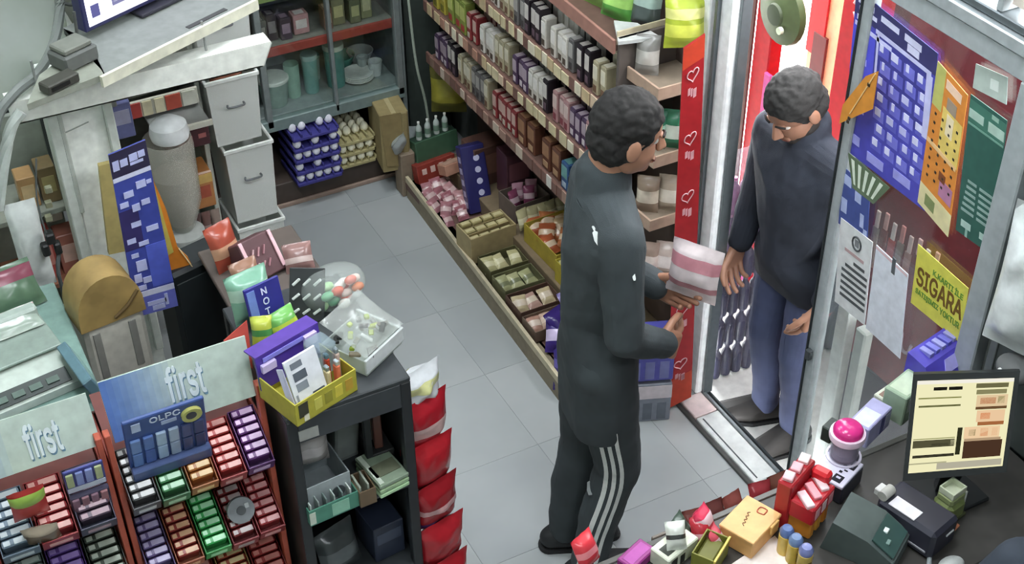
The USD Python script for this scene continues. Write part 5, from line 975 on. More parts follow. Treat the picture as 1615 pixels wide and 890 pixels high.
packet('candy_packet', 'red-pink packet in front of the pink and white one', 'candy', .05, .08, .04, at(1108, 862), (-30, 0, -10), 'b5303c', [(.3, .5, 'e0a5ae')], seed=184)
packet('candy_packet', 'rose packet against the peach carton', 'candy', .05, .07, .03, at(1140, 868), (-30, 0, 40), 'c9505f', [(.4, .7, 'e6bfc4')], seed=185)
o = thing('olive_box', 'open olive-green box with a bright yellow rim in the candy row', 'box', at(1118, 886), 32)
part(o, 'box', tray_mesh(.09, .06, .06), M('7f7f34', .5)); part(o, 'rim', MB().box(-.047, .047, -.033, -.027, .055, .063, .001).mesh(), M('d6bf5a', .4)); part(o, 'contents', MB().box(-.04, .04, -.024, .024, .005, .045, .006), M('6a6a2c', .6))
o = thing('peach_carton', 'closed peach-coloured carton with handwriting and a small square logo', 'carton', at(1180, 845), 22)
part(o, 'body', MB().box(-.062, .062, -.048, .048, 0, .055, .003), M('d9a565', .5)); part(o, 'lid', MB().box(-.064, .064, -.05, .05, .05, .06, .002), M('e0b074', .5)); part(o, 'front_tab', MB().box(.01, .045, -.056, -.049, .03, .058, .002), M('dcb06a', .5))
part(o, 'scribble', MB().tube([(-.03 + .006 * k, .0 + .006 * (k % 2) + .0015 * k, .0607) for k in range(9)], .0012, 5, 3), M('7a5436', .5), smooth=True); part(o, 'square_logo', MB().tube([(.032, -.018, .0607), (.05, -.016, .0607), (.048, .002, .0607), (.03, 0, .0607), (.032, -.018, .0607)], .0018, 5, 3), M('b0573a', .5), smooth=True)
solo('paper_sheet', MB().prism([at(1150, 893), at(1205, 905), at(1255, 885), at(1222, 846), at(1188, 868)], (0, 0, .002)), M('ece2dc', .6), 'white paper sheet lying in front of the peach carton', 'paper', smooth=False)
for i, (px, py) in enumerate(((1236, 862), (1250, 876), (1266, 892))):
    o = thing('candy_tube', 'yellow candy tube with blue cap, %s from the back of the diagonal row' % ORD[i], 'candy tube', at(px, py + 8))
    part(o, 'body', MB().lathe([(0, 0), (.017, 0), (.018, .004), (.018, .062), (.014, .066), (0, .066)]), M(['d9b95a', 'd6b552', 'cdb05c'][i], .35), smooth=40); part(o, 'cap', MB().lathe([(0, .06), (.017, .064), (.018, .075), (.012, .086), (0, .09)]), M(['5f74a5', '6f86ad', '7a82b5'][i], .3), smooth=40); part(o, 'dark_print', MB().box(-.006, .006, -.0187, -.0172, .015, .045, .0005), M('5a4a24', .4))
o = thing('red_candy_display', 'red and white two-step candy display on orange legs', 'candy display', at(1268, 822), 24)
for k in range(3): part(o, 'orange_leg', MB().box(-.05 + k * .034, -.026 + k * .034, -.04, .03, 0, .06, .004), M(['d28a2f', 'd99a3a', 'c97a28'][k], .4))
part(o, 'lower_step', MB().box(-.06, .05, -.045, .02, .06, .115, .004), M('b5202c', .4)); part(o, 'upper_step', MB().box(-.06, .06, .02, .06, .0, .155, .004), M('a81f28', .4))
for k in range(3):
    part(o, 'white_packet', MB().bar((-.055 + k * .036, -.035, .118), (-.028 + k * .036, .01, .122), .022, .012), M(['e6c2c8', 'd98a94', 'e9cfd2'][k], .35)); part(o, 'white_print', face_box('front', (.11, .09, .115), .08 + .3 * k, .62, .28 + .3 * k, .9, .001), M(['e0a5ae', 'e9c9cf', 'd9929c'][k], .4))
    part(o, 'white_packet', MB().bar((-.05 + k * .038, .04, .16), (-.022 + k * .038, .045, .163), .026, .012), M(['e6bac0', 'e0a0a8', 'ecd2d4'][k], .35))
part(o, 'red_heart_pack', MB().box(.03, .062, -.03, .018, .115, .15, .008), M('d21f2a', .35))
o = thing('card_box', 'lilac-white box with black glyphs in front of the pink-topped jar', 'box', at(1308, 762), 22)
part(o, 'body', MB().box(-.05, .055, -.06, .035, 0, .055, .003), M('2c2d38', .4)); part(o, 'top_card', MB().box(-.052, .057, -.058, .037, .052, .062, .002), M('d3d0e2', .35))
for (x0, x1, y0, y1) in ((-.043, -.03, -.045, -.02), (-.03, -.016, -.045, -.038), (-.022, -.016, -.038, -.02), (-.03, -.022, -.026, -.02), (-.008, .0, -.03, -.022), (.004, .009, -.04, -.03), (.018, .042, -.05, -.044), (.018, .025, -.044, -.02), (.034, .042, -.036, -.02), (.025, .034, -.026, -.02)): part(o, 'black_glyph', MB().box(x0, x1, y0, y1, .0618, .0628, .0003), M('23242c', .4))
o = thing('candy_jar', 'clear candy jar with a glossy pink lid on a white cup', 'jar', at(1325, 742 + 4))
part(o, 'cup', MB().lathe([(0, 0), (.036, 0), (.042, .05), (.046, .055), (.046, .066), (.04, .066), (.034, .01), (0, .008)]), M('d5cfe0', .3), smooth=40); part(o, 'clear_body', MB().lathe([(0, .012), (.033, .012), (.036, .066), (.036, .13), (.034, .13), (.033, .07), (0, .02)]), clear('a9a0b5', .45, .1, 'jar_plastic'), smooth=40); part(o, 'dark_contents', MB().lathe([(0, .014), (.030, .016), (.0325, .06), (.0325, .085), (0, .09)]), M('3a2f40', .5), smooth=40)
part(o, 'white_collar', MB().lathe([(.032, .128), (.045, .128), (.047, .136), (.045, .147), (.03, .147)]), M('e6cfe0', .3), smooth=40); part(o, 'pink_lid', MB().lathe([(0, .14), (.038, .142), (.038, .158), (.03, .168), (.012, .172), (0, .172)]), M('cf2f7f', .2), smooth=40)
carton('candy_box', 'pale lilac box with a dark slash behind the pink-topped jar', 'box', (.12, .06, .07), at(1368, 682), 20, 'a9a8cf', [('top', .05, .1, .6, .9, 'd2d6ea'), ('front', .55, .1, .7, .9, '4a4a86'), ('front', .75, .3, .95, .8, 'c3c6e2')])
carton('candy_box', 'small black box at the foot of the lilac box', 'box', (.05, .03, .05), at(1308, 690), 20, '2f3a34', [('front', .2, .2, .8, .8, '8fae9a')])
carton('candy_box', 'pale green and white box next to the till screen', 'box', (.11, .07, .10), at(1422, 648), 16, '9fb59a', [('front', .1, .4, .6, .9, 'd5e2cf'), ('top', .1, .1, .9, .9, 'c3d2b9'), ('front', .55, .15, .75, .45, '5f7a5f')])
carton('candy_box', 'white box with red-brown print between lilac and green boxes', 'box', (.08, .05, .05), at(1400, 640), 12, 'cfd2c3', [('top', .1, .2, .5, .8, '8a6f62'), ('top', .55, .3, .9, .7, 'a5b58a')])
o = thing('purple_display', 'bright purple display box with a lilac opening by the window', 'display box', at(1483, 612), 12)
part(o, 'body', MB().prism([(-.105, -.06, 0), (-.105, .06, 0), (-.105, .06, .15), (-.105, .0, .135), (-.105, -.06, .055)], (.20, 0, 0)), M('4c42b0', .4)); part(o, 'opening', MB().prism([(-.045, -.030, .0955), (.035, -.030, .0955), (.03, -.008, .125), (-.03, -.008, .125)], (0, -.003, .003)), M('a5a0e0', .4), smooth=False); part(o, 'white_lettering', MB().box(-.085, -.03, -.0618, -.059, .030, .046, .001), M('d9d6f2', .4)); part(o, 'white_lettering', MB().box(-.065, -.010, -.0618, -.059, .008, .024, .001), M('d9d6f2', .4)); part(o, 'side_strip', MB().box(-.109, -.105, -.05, .05, .02, .05, .002), M('8a5a9a', .4))
for k in range(5): part(o, 'top_print', MB().box(-.07 + k * .026, -.052 + k * .026, .012, .05, .138, .152, .001), M(['8a8ac9', '7a7ad2', '9a9ad2', '6a6ac9', '8f8fc3'][k], .4))
# till screen
pc = oz(1516, 670, 1.21); nm = np.array([-.62, -.60, .50]); nm /= np.linalg.norm(nm)
sq = [op(a, b_, pc, nm) for a, b_ in ((1432, 747), (1581, 735), (1600, 596), (1447, 601))]
o = thing('till_monitor', 'till screen showing a pale yellow sales page in a black frame', 'monitor')
big = [quad_uv(sq, a, b_) for a, b_ in ((-.05, -.08), (1.05, -.08), (1.05, 1.07), (-.05, 1.07))]
part(o, 'case', MB().prism(big, -nm * .035), M('1f2223', .4), smooth=False)
part(o, 'screen', MB().prism([p + nm * .0006 for p in sq], nm * .001), emit('f2edc0', .62), smooth=False)
def scr(u0, v0, u1, v1, c, s=.62): part(o, 'screen_picture', MB().prism([quad_uv(sq, a, b_) + nm * .0018 for a, b_ in ((u0, v0), (u1, v0), (u1, v1), (u0, v1))], nm * .0004), emit(c, s), smooth=False)
scr(0, .96, 1, 1, 'f4f0e4'); scr(.18, .89, .32, .925, '1f1d17'); scr(.34, .89, .48, .925, '1f1d17'); scr(.03, .80, .48, .815, '8f8f5a'); scr(.04, .71, .48, .73, '6a6a44'); scr(.02, .36, .46, .37, '9a9a6a'); scr(.02, .27, .46, .35, '55533c'); scr(.22, .275, .4, .31, '1d1c16'); scr(.42, .28, .48, .34, 'dcd8ae'); scr(.03, .16, .47, .19, '3a382c'); scr(.0, .09, .4, .105, 'b5b28f'); scr(.30, .02, .98, .09, 'b5b09c'); scr(.48, .17, .53, .47, '2f3020')
scr(.62, .90, .95, .95, '6d6a4a'); scr(.63, .83, .94, .88, '8a8660'); scr(.64, .69, .96, .82, 'e3c9a0'); scr(.68, .72, .84, .79, 'b5683c'); scr(.86, .72, .93, .8, '8f8a5a'); scr(.64, .66, .96, .69, '6a4f34'); scr(.66, .52, .95, .65, 'ecc9a0'); scr(.7, .55, .8, .62, 'd98a5c'); scr(.68, .48, .95, .52, 'a5683f'); scr(.55, .34, .92, .47, 'f0cfa5'); scr(.60, .37, .67, .44, '9a8a62'); scr(.72, .36, .80, .45, 'd9966a'); scr(.84, .36, .9, .45, 'e0a57a'); scr(.56, .12, .96, .31, '4a3426'); scr(.56, .31, .94, .34, 'b59a7a')
sc = (sq[0] + sq[1]) / 2 - nm * .03
part(o, 'stand', MB().bar(sc + (0, 0, .03), (sc[0] + .02, sc[1] + .03, CT + .012), .05, .03), M('1f2223', .4)); part(o, 'foot', MB().box(sc[0] - .07, sc[0] + .10, sc[1] - .05, sc[1] + .10, CT + .0005, CT + .014, .004), M('1f2223', .4))
o = thing('card_terminal', 'dark grey-green card terminal with sloping top on the counter', 'terminal', at(1362, 862), 30)
part(o, 'body', MB().prism([(-.06, -.09, 0), (-.06, .09, 0), (-.06, .07, .10), (-.06, -.02, .085), (-.06, -.09, .045)], (.12, 0, 0)), M('4c5654', .45)); part(o, 'slope_panel', MB().prism([(-.05, -.083, .052), (.05, -.083, .052), (.05, -.026, .085), (-.05, -.026, .085)], (0, -.002, .004)), M('37504c', .4), smooth=False); part(o, 'white_glint_key', MB().box(-.005, .012, -.05, -.035, .077, .083, .002), M('d5e0dc', .3)); part(o, 'button', MB().box(-.03, -.012, -.065, -.05, .067, .073, .002), M('5f7a74', .4))
o = thing('receipt_printer', 'black receipt printer with a white paper label', 'printer', at(1440, 838), 14)
part(o, 'body', MB().box(-.055, .05, -.085, .085, 0, .09, .010), M('2c2c38', .45)); part(o, 'paper_label', MB().box(-.05, -.012, -.02, .055, .089, .0925, .001), M('d9d6dc', .5)); part(o, 'paper_roll', MB().cyl((-.05, .075, .10), (-.012, .075, .10), .014, 14), M('a9a8a2', .5)); part(o, 'small_label', MB().box(-.04, -.01, .085, .105, .08, .10, .002), M('c9c9c6', .5)); part(o, 'white_button', MB().box(.0, .03, -.0875, -.083, .05, .056, .001), M('d9d9dc', .4)); part(o, 'side_trim', MB().box(-.0575, -.053, -.07, .05, .02, .026, .001), M('8f8f96', .4))
o = thing('green_jar', 'dull green square jar with a pale open top beside the till', 'jar', at(1492, 812), 10)
part(o, 'body', MB().box(-.035, .035, -.03, .03, 0, .065, .014), M('6f7a48', .35)); part(o, 'neck', MB().box(-.028, .028, -.024, .024, .06, .085, .008), M('8a9466', .3)); part(o, 'pale_rim', tray_mesh(.052, .044, .02).mesh().apply_translation((0, 0, .083)), M('c3c9b0', .3)); part(o, 'white_tag', MB().box(.034, .04, -.02, .012, .03, .075, .002), M('d6d9d2', .4)); part(o, 'foot', MB().box(-.037, .037, -.032, .032, 0, .012, .005), M('3f4428', .4))
o = thing('orange_wallet', 'small orange-brown pouch with a white tag on the dark counter', 'pouch', at(1492, 838), 20)
part(o, 'pouch', pillow_mesh(.06, .05, .02, 4).apply_transform(trimesh.transformations.rotation_matrix(-1.45, (1, 0, 0))).apply_translation((0, -.02, .012)), M('8f5a40', .6), smooth=True); part(o, 'white_tag', MB().box(.03, .048, .0, .012, .004, .02, .002), M('d9d6d0', .4)); part(o, 'cord', MB().tube([(-.03, .01, .01), (-.05, .04, .012), (-.07, .07, .01)], .004, 6), M('8a9a94', .5))
solo('till_cable', MB().tube([at(1447, 800, CT + .02), at(1456, 822, CT + .006), at(1464, 850, CT + .006), at(1466, 880, CT + .006), at(1462, 910, CT + .006)], .006), M('8d9496', .5), 'grey cable curving past the receipt printer', 'cable')
solo('crumpled_paper', trimesh.creation.icosphere(2, .03).apply_transform(trimesh.transformations.compose_matrix(scale=(1.2, .8, .6), translate=at(1500, 892, CT + .018))), M('a5a8a6', .6), 'small crumpled grey paper at the bottom frame edge', 'paper', smooth=False)
o = thing('padded_chair', 'dark blue-grey padded chair back at the lower right corner', 'chair', (2.12, 1.33, 0), -25)
CH = fabric('363d48', 'chair_cloth')
bk = Manifold.batch_hull([Manifold.sphere(.06, 20).translate((x, y, z)) for x, y, z in ((-.17, 0, .62), (.17, 0, .62), (-.19, -.02, .95), (.19, -.02, .95), (-.12, -.03, 1.10), (.12, -.03, 1.10))])
part(o, 'backrest', bk.refine_to_length(.03), CH, smooth=True); part(o, 'seat', Manifold.batch_hull([Manifold.sphere(.04, 16).translate((x, y, .46)) for x in (-.18, .18) for y in (-.40, -.04)]), CH, smooth=40)
part(o, 'post', MB().box(-.03, .03, -.02, .02, .42, .65, .003), M('25282b', .4)); part(o, 'column', MB().cyl((0, -.22, .05), (0, -.22, .44), .025), M('25282b', .4))
for k in range(5): part(o, 'leg', MB().bar((0, -.22, .06), (.24 * math.cos(k * 1.2566), -.22 + .24 * math.sin(k * 1.2566), .03), .035, .03), M('25282b', .4))
# right of the window: dark board, white bag
o = thing('wall_board', 'dark grey-green board on the wall right of the window', 'board', (2.40, 1.70, .95))
part(o, 'board', MB().box(-.02, .0, -.3, .19, 0, 1.0, .004), M('454b49', .6)); part(o, 'edge', MB().box(-.026, -.018, .165, .19, 0, 1.0, .002), M('5f6462', .5)); part(o, 'knob', MB().lathe([(0, 0), (.008, 0), (.008, .01), (0, .012)], (-.03, .15, .4)), M('8a8f8d', .4))
packet('plastic_bag', 'large white plastic bag hanging on the wall at the right edge', 'bag', .22, .42, .12, ox(1612, 560, 2.31), (0, 0, -72), 'dfe4e4', [], seed=190)
o = thing('grey_bundle', 'grey bundle with white labels under the hanging white bag', 'bundle', ox(1600, 582, 2.30))
part(o, 'bundle', trimesh.creation.icosphere(2, .05).apply_transform(trimesh.transformations.compose_matrix(scale=(.8, 1, .7))), M('6a6c6c', .7), smooth=True); part(o, 'white_label', MB().box(-.045, -.035, .0, .015, -.01, .01, .002), M('d2d4d2', .4)); part(o, 'white_label', MB().box(-.045, -.035, -.03, -.015, -.02, -.006, .002), M('d9d9d6', .4))
# ================================================================ THE TWO MEN
def SP(p, r): return Manifold.sphere(r, 24).translate(tuple(map(float, p)))
def bone(a, b, ra, rb): return Manifold.batch_hull([SP(a, ra), SP(b, rb)])
def chain(pts, rs): return Manifold.batch_boolean([bone(pts[i], pts[i + 1], rs[i], rs[i + 1]) for i in range(len(pts) - 1)], m3.OpType.Add)
def union(l): return Manifold.batch_boolean(l, m3.OpType.Add)
def soften(mf, ln=.012, it=12, wr=0.0, sc=14, seed=0):
    m = mf.refine_to_length(ln).to_mesh(); t = trimesh.Trimesh(m.vert_properties[:, :3], m.tri_verts, process=True)
    trimesh.smoothing.filter_taubin(t, iterations=it)
    if wr:
        t.vertices = t.vertices + t.vertex_normals * ((meshkit.fbm(t.vertices * sc, 3, seed) - .5) * 2 * wr)[:, None]
    return t
def unit(v): v = np.asarray(v, float); return v / np.linalg.norm(v)
def hand(wrist, d, palm_n, side, curl=.9, s=1.0):
    """palm, four jointed fingers and a thumb; d = forearm direction, palm_n = palm's facing direction, side = towards the thumb"""
    d, palm_n, side = unit(d), unit(palm_n), unit(side); out = []
    W = lambda a, b, c: wrist + s * (a * d + b * side + c * palm_n)
    out.append(Manifold.batch_hull([SP(W(.0, .018, 0), .017 * s), SP(W(.0, -.018, 0), .016 * s), SP(W(.085, .034, 0), .012 * s), SP(W(.085, -.030, 0), .011 * s), SP(W(.03, .034, .004), .014 * s)]))
    for b, L, k in ((.034, (.042, .026, .020), 0), (.012, (.046, .030, .022), 1), (-.010, (.043, .028, .021), 2), (-.030, (.034, .021, .018), 3)):
        p = [W(.075, b, 0)]; a = 0.25
        for j, l in enumerate(L):
            a += curl * (.55, .75, .55)[j] + .06 * k
            p.append(p[-1] + s * l * (math.cos(a) * d + math.sin(a) * palm_n))
        out.append(chain(p, [.0098 * s, .0092 * s, .0086 * s, .0078 * s]))
    p = [W(.018, .030, .004), W(.048, .060, .016), W(.078, .066, .032), W(.10, .058, .044)]
    out.append(chain(p, [.014 * s, .0115 * s, .0105 * s, .009 * s]))
    return union(out)
def head_parts(c, f, u, hair_col, skin, o, beard=None, cap=.0):
    """head about c facing f with crown direction u: skull, jaw, nose, ears in the skin mesh; returns it, adds hair, eyes, brows, mouth as parts of o"""
    f, u = unit(f), unit(u); r = unit(np.cross(f, u)); u = np.cross(r, f)
    P = lambda x, y, z: c + x * r + y * f + z * u
    def ell(p, sx, sy, sz): return Manifold.sphere(1.0, 32).scale((sx, sy, sz)).transform(np.array([[r[0], f[0], u[0], p[0]], [r[1], f[1], u[1], p[1]], [r[2], f[2], u[2], p[2]]]))
    sk = [ell(P(0, -.008, .035), .074, .094, .085), ell(P(0, .012, -.035), .062, .072, .075),
          Manifold.batch_hull([ell(P(0, .062, -.088), .022, .018, .016), ell(P(.045, -.002, -.065), .012, .02, .02), ell(P(-.045, -.002, -.065), .012, .02, .02), ell(P(0, .05, -.04), .045, .03, .03)]),
          Manifold.batch_hull([SP(P(0, .084, .018), .007), SP(P(0, .108, -.026), .010), SP(P(.012, .092, -.030), .007), SP(P(-.012, .092, -.030), .007)]),
          ell(P(.026, .080, .022), .022, .010, .007), ell(P(-.026, .080, .022), .022, .010, .007), ell(P(0, .082, -.058), .022, .010, .007), ell(P(0, .081, -.069), .019, .010, .007)]
    for s in (1, -1): sk.append(ell(P(.076 * s, -.008, -.005), .009, .020, .032))
    hair = union([ell(P(0, -.014, .046), .083, .099, .091), ell(P(0, -.032, -.005), .077, .078, .085)]) - ell(P(0, .092, -.03), .11, .080, .105) - ell(P(0, .060, -.115), .2, .125, .085)
    part(o, 'hair', soften(hair, .006, 4, .008, 48, 3), hair_col, smooth=True)
    for s in (1, -1):
        part(o, 'eye', trimesh.creation.icosphere(2, .0115).apply_translation(P(.030 * s, .0635, .006)), M('d9d6d0', .2), smooth=True)
        part(o, 'iris', trimesh.creation.icosphere(2, .006).apply_translation(P(.030 * s, .0695, .005)), M('2a1d16', .15), smooth=True)
        part(o, 'eyebrow', MB().tube([P(.014 * s, .0905, .026), P(.030 * s, .088, .031), P(.048 * s, .078, .026)], .0035, 6, 3), M('1f1a18', .7), smooth=True)
    part(o, 'mouth', MB().tube([P(-.022, .084, -.062), P(-.008, .0915, -.0615), P(.008, .0915, -.0615), P(.022, .084, -.062)], .0028, 6, 3), M('7a443c', .5), smooth=True)
    if beard: part(o, 'beard', soften((Manifold.batch_hull([ell(P(0, .064, -.088), .027, .022, .02), ell(P(.05, .005, -.06), .014, .03, .026), ell(P(-.05, .005, -.06), .014, .03, .026)]) - ell(P(0, .1, -.055), .03, .03, .022)), .008, 4, .002, 90, 5), beard, smooth=True)
    return union(sk), P
SKIN = M('a87a62', .5, 0, .06); SKIN2 = M('9a705a', .5, 0, .06)
BLACK = fabric('3b4245', 'black_tracksuit'); NAVY = fabric('272c37', 'navy_jacket'); JEAN = fabric('454d6c', 'washed_jeans'); HAIR = M('1d1b1a', .85, 0, .25, 150.0); HAIR2 = M('232221', .85, 0, .25, 150.0)
UP = np.array([0, 0, 1.0])

def man(label, base, hd, J, cloth, legc, shoec, hair, skin, headtilt, hem, sleeve_end=.92, beard=None, foot=((1, 0), (1, 0)), cr_=.115, lg=1.0):
    """J: joints in the man's own frame (right, forward, up) from base; hd: heading angle in degrees"""
    a = math.radians(hd); f = np.array([math.cos(a), math.sin(a), 0]); r = np.array([f[1], -f[0], 0])
    w = lambda p: np.asarray(base) + p[0] * r + p[1] * f + p[2] * UP
    j = {k: w(v) for k, v in J.items() if not k.startswith('curl')}
    o = thing('person', label, 'person')
    hf = unit(headtilt[0] * r + headtilt[1] * f + headtilt[2] * UP); hu = unit(UP - .0 * hf)
    skull, P = head_parts(j['head'], hf, UP if abs(hf[2]) < .3 else unit(UP + .9 * (hf * [1, 1, 0])), hair, skin, o, beard)
    body = [skull, chain([j['neck'], (j['neck'] + j['head']) / 2 - .02 * hf, j['head'] - .03 * hf - .02 * UP], [.062, .056, .055])]
    tor = Manifold.batch_hull([SP(j['neck'] - .06 * UP, .07), SP(j['shR'], .05), SP(j['shL'], .05), SP(j['chest'], .105), SP(j['waist'], .10)]); hipm = Manifold.batch_hull([SP(j['waist'], .10), SP(j['hipR'], .085), SP(j['hipL'], .085)])
    body += [tor, hipm]
    for s in 'RL':
        body.append(chain([j['sh' + s], j['el' + s], j['wr' + s]], [.05, .038, .026])); body.append(chain([j['hip' + s], j['kn' + s], j['an' + s]], [.082, .054, .038]))
        dd = unit(j['wr' + s] - j['el' + s]); body.append(hand(j['wr' + s], dd, w(J['pn' + s]) - np.asarray(base), w(J['th' + s]) - np.asarray(base), J.get('curl' + s, .8)))
        body.append(bone(j['an' + s], j['an' + s] - .045 * UP + .02 * f, .035, .03))
    part(o, 'body', soften(union(body), .0075, 5), skin, smooth=True)
    # jacket
    jt = [Manifold.batch_hull([SP(j['neck'] - .05 * UP, .082), SP(j['shR'], .066), SP(j['shL'], .066), SP(j['chest'], cr_)]), Manifold.batch_hull([SP(j['shR'] - .03 * UP, .07), SP(j['shL'] - .03 * UP, .07), SP(j['chest'], cr_), SP(j['waist'], cr_ - .006), SP(j['belly'], cr_ - .015)]),
          Manifold.batch_hull([SP(j['waist'], cr_ - .006), SP(j['belly'], cr_ - .015), SP(j['hipR'], cr_ - .018), SP(j['hipL'], cr_ - .018)] + [SP(j['hip' + s] - (j['hip' + s][2] - hem - np.asarray(base)[2] - .02) * UP, cr_ - .024) for s in 'RL'])]
    jt.append(chain([j['neck'] - .03 * UP, j['neck'] + .035 * UP], [.078, .072]))
    for s in 'RL':
        e = j['el' + s]; wv = e + (j['wr' + s] - e) * sleeve_end
        jt.append(chain([j['sh' + s], e, wv], [.068, .055, .043]))
    jk = union(jt).trim_by_plane((0, 0, 1), float(np.asarray(base)[2] + hem))
    part(o, 'jacket', soften(jk, .012, 10, .007, 11, 4), cloth, smooth=True)
    tr = [Manifold.batch_hull([SP(j['waist'] - .04 * UP, .10), SP(j['hipR'], .098), SP(j['hipL'], .098)])]
    for s in 'RL':
        tr.append(chain([j['hip' + s], j['kn' + s], (j['kn' + s] + j['an' + s]) / 2 - .01 * f, j['an' + s] - .01 * UP], [.098 * lg, .072 * lg, .066 * lg, .058 * lg]))
    tz = union(tr).trim_by_plane((0, 0, 1), float(np.asarray(base)[2] + .055))
    part(o, 'trousers', soften(tz, .012, 10, .006, 13, 9), legc, smooth=True)
    for s, (fx, fy) in zip('RL', foot):
        d = unit(fx * f + fy * r); q = np.cross(UP, d); A = j['an' + s]; g = np.array([A[0], A[1], np.asarray(base)[2]])
        L = lambda x, y, z: g + x * d + y * q + z * UP
        sh = Manifold.batch_hull([SP(L(-.05, .0, .045), .038), SP(L(.05, .02, .04), .036), SP(L(.05, -.02, .04), .036), SP(L(.155, .018, .032), .027), SP(L(.155, -.018, .032), .027), SP(L(.0, 0, .075), .042)]).trim_by_plane((0, 0, 1), float(g[2] + .012))
        part(o, 'shoe', soften(sh, .012, 4), shoec, smooth=True)
        so = Manifold.batch_hull([SP(L(-.055, 0, .012), .038), SP(L(.05, .02, .012), .040), SP(L(.05, -.02, .012), .040), SP(L(.165, .016, .012), .026), SP(L(.165, -.016, .012), .026)]).trim_by_plane((0, 0, 1), float(g[2])).trim_by_plane((0, 0, -1), float(-g[2] - .018))
        part(o, 'sole', so, M('1b1c1d', .7))
    return o, j, w, r, f, jk, tz

# man 1, at the shelf: side view, right side towards the camera
B1 = np.array([1.605, 2.65, 0.0])
J1 = dict(head=(.02, .085, 1.655), neck=(.0, .03, 1.51), shR=(.15, .03, 1.42), shL=(-.15, .05, 1.42), chest=(0, .035, 1.30), waist=(0, .03, 1.07), belly=(0, .05, 1.0), hipR=(.07, .03, .90), hipL=(-.07, .03, .90),
          knR=(.075, .085, .49), knL=(-.07, .02, .49), anR=(.08, .0, .09), anL=(-.08, -.03, .09), elR=(.20, .035, 1.12), wrR=(.14, .165, 1.02), elL=(-.20, .05, 1.14), wrL=(-.08, .21, 1.07),
          pnR=(-.8, .1, .3), thR=(-.2, .3, .9), pnL=(.8, .1, .3), thL=(.2, .3, .9), curlR=.75, curlL=.75)
o1, j1, w1, r1_, f1_, jk1, tz1 = man('person in a black tracksuit with three white leg stripes, facing the shelves', B1, -12, J1, BLACK, BLACK, M('1f2123', .6), HAIR, SKIN, (.0, .97, -.2), .66, 1.12)
tmesh = soften(tz1, .012, 10, .006, 13, 9)
kn, an, hp = j1['knR'], j1['anR'], j1['hipR']
axis = spline([hp + .04 * UP, hp * .5 + kn * .5, kn, kn * .45 + an * .55, an - .02 * UP], 10)
for k in range(3):
    offs = (k - 1) * .024; pts = []
    for c in axis:
        d = r1_ * .93 - f1_ * .18; d = unit(d)
        for hw in (-.0062, .0062):
            og = c + d * .4 + f1_ * (offs + hw - .022)
            pts.append((og, -d))
    og = np.array([p[0] for p in pts]); dr = np.array([p[1] for p in pts])
    loc, ir, _ = tmesh.ray.intersects_location(og, dr, multiple_hits=False)
    hit = {int(i): l for i, l in zip(ir, loc)}
    v, fc = [], []
    for i in range(len(axis)):
        if 2 * i in hit and 2 * i + 1 in hit and hit[2 * i][2] > .06 and hit[2 * i][2] < .72:
            for h in (hit[2 * i], hit[2 * i + 1]): v.append(h + (r1_ * .93 - f1_ * .18) * .0035)
    n_ = len(v) // 2
    v = np.array(v); vv = np.vstack([v, v - (r1_ * .93 - f1_ * .18) * .003])
    for i in range(n_ - 1):
        a_, b_, c_, d_ = 2 * i, 2 * i + 1, 2 * i + 3, 2 * i + 2
        fc += [[a_, b_, c_], [a_, c_, d_]]; m_ = len(v); fc += [[a_ + m_, c_ + m_, b_ + m_], [a_ + m_, d_ + m_, c_ + m_], [a_, d_, d_ + m_], [a_, d_ + m_, a_ + m_], [b_, c_ + m_, c_], [b_, b_ + m_, c_ + m_]]
    part(o1, 'white_stripe', trimesh.Trimesh(vv, fc, process=False), M('d9dcd8', .6), smooth=False)
jmesh = soften(jk1, .012, 10, .007, 11, 4)
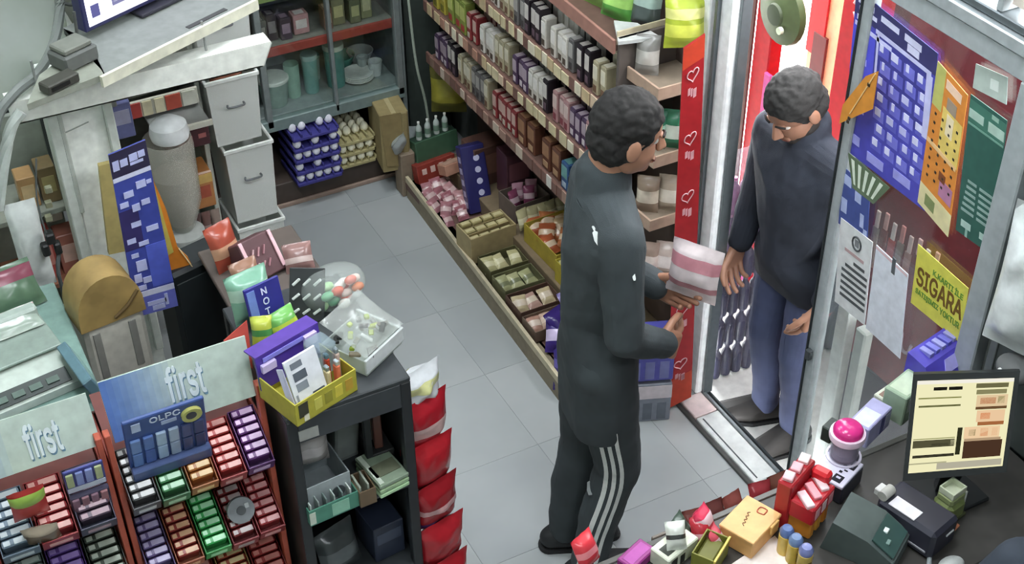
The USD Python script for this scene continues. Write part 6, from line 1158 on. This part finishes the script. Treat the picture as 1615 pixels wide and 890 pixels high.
def badge(o, tm, px, py, s, ang, col='d6dad8'):
    d = unit(sight(px, py)); loc, ir, _ = tm.ray.intersects_location(EYE[None], d[None], multiple_hits=False)
    if len(loc):
        p = loc[0]; n = -d; x = unit(np.cross(UP, n)); y = np.cross(n, x); a = math.radians(ang); e = math.cos(a) * x + math.sin(a) * y; g = -math.sin(a) * x + math.cos(a) * y
        part(o, 'white_mark', MB().prism([p + n * .004 + e * u * s + g * v * s * .42 for u, v in ((-1, -.6), (-.5, -1), (.7, -.8), (1, 0), (.8, .8), (-.3, 1), (-1, .5))], -n * .006), M(col, .5), smooth=False)
badge(o1, jmesh, 941, 375, .020, 110); badge(o1, jmesh, 937, 361, .009, 120); badge(o1, jmesh, 1000, 437, .010, 100); badge(o1, tmesh, 930, 770, .022, 95, '8a8f8f')
hc = (j1['wrR'] + j1['wrL']) / 2 + f1_ * .11 + UP * .02
packet('snack_bag', 'white and pink snack bag held by the person in the black tracksuit', 'snack', .16, .17, .05, hc + UP * .01, (-12, 0, -60), 'd6c9c9', [(.55, .78, 'c98a94'), (.2, .3, 'a5777c')], seed=200)

# man 2, in the doorway, head bowed
B2 = np.array([2.60, 2.915, -.10])
J2 = dict(head=(.0, .115, 1.455), neck=(0, .05, 1.335), shR=(.175, .03, 1.265), shL=(-.175, .03, 1.265), chest=(0, .045, 1.14), waist=(0, .02, .95), belly=(0, .045, .89), hipR=(.08, .0, .82), hipL=(-.08, .0, .82),
          knR=(.09, .03, .45), knL=(-.08, .03, .45), anR=(.09, -.02, .09), anL=(-.075, -.01, .09), elR=(.225, .02, 1.0), wrR=(.20, .10, .80), elL=(-.23, .02, 1.0), wrL=(-.21, .08, .80),
          pnR=(-1, .1, 0), thR=(0, 1, -.2), pnL=(1, .1, 0), thL=(0, 1, -.2), curlR=.5, curlL=.5)
o2, j2, w2, r2_, f2_, jk2, tz2 = man('person in a dark navy jacket and blue jeans, looking down in the doorway', B2, 184, J2, NAVY, JEAN, M('2b2826', .6), HAIR2, SKIN2, (.0, .80, -.60), .72, .94, beard=M('2a2522', .7, 0, .25, 150.0), foot=((1, .6), (1, .05)), cr_=.12, lg=.86)
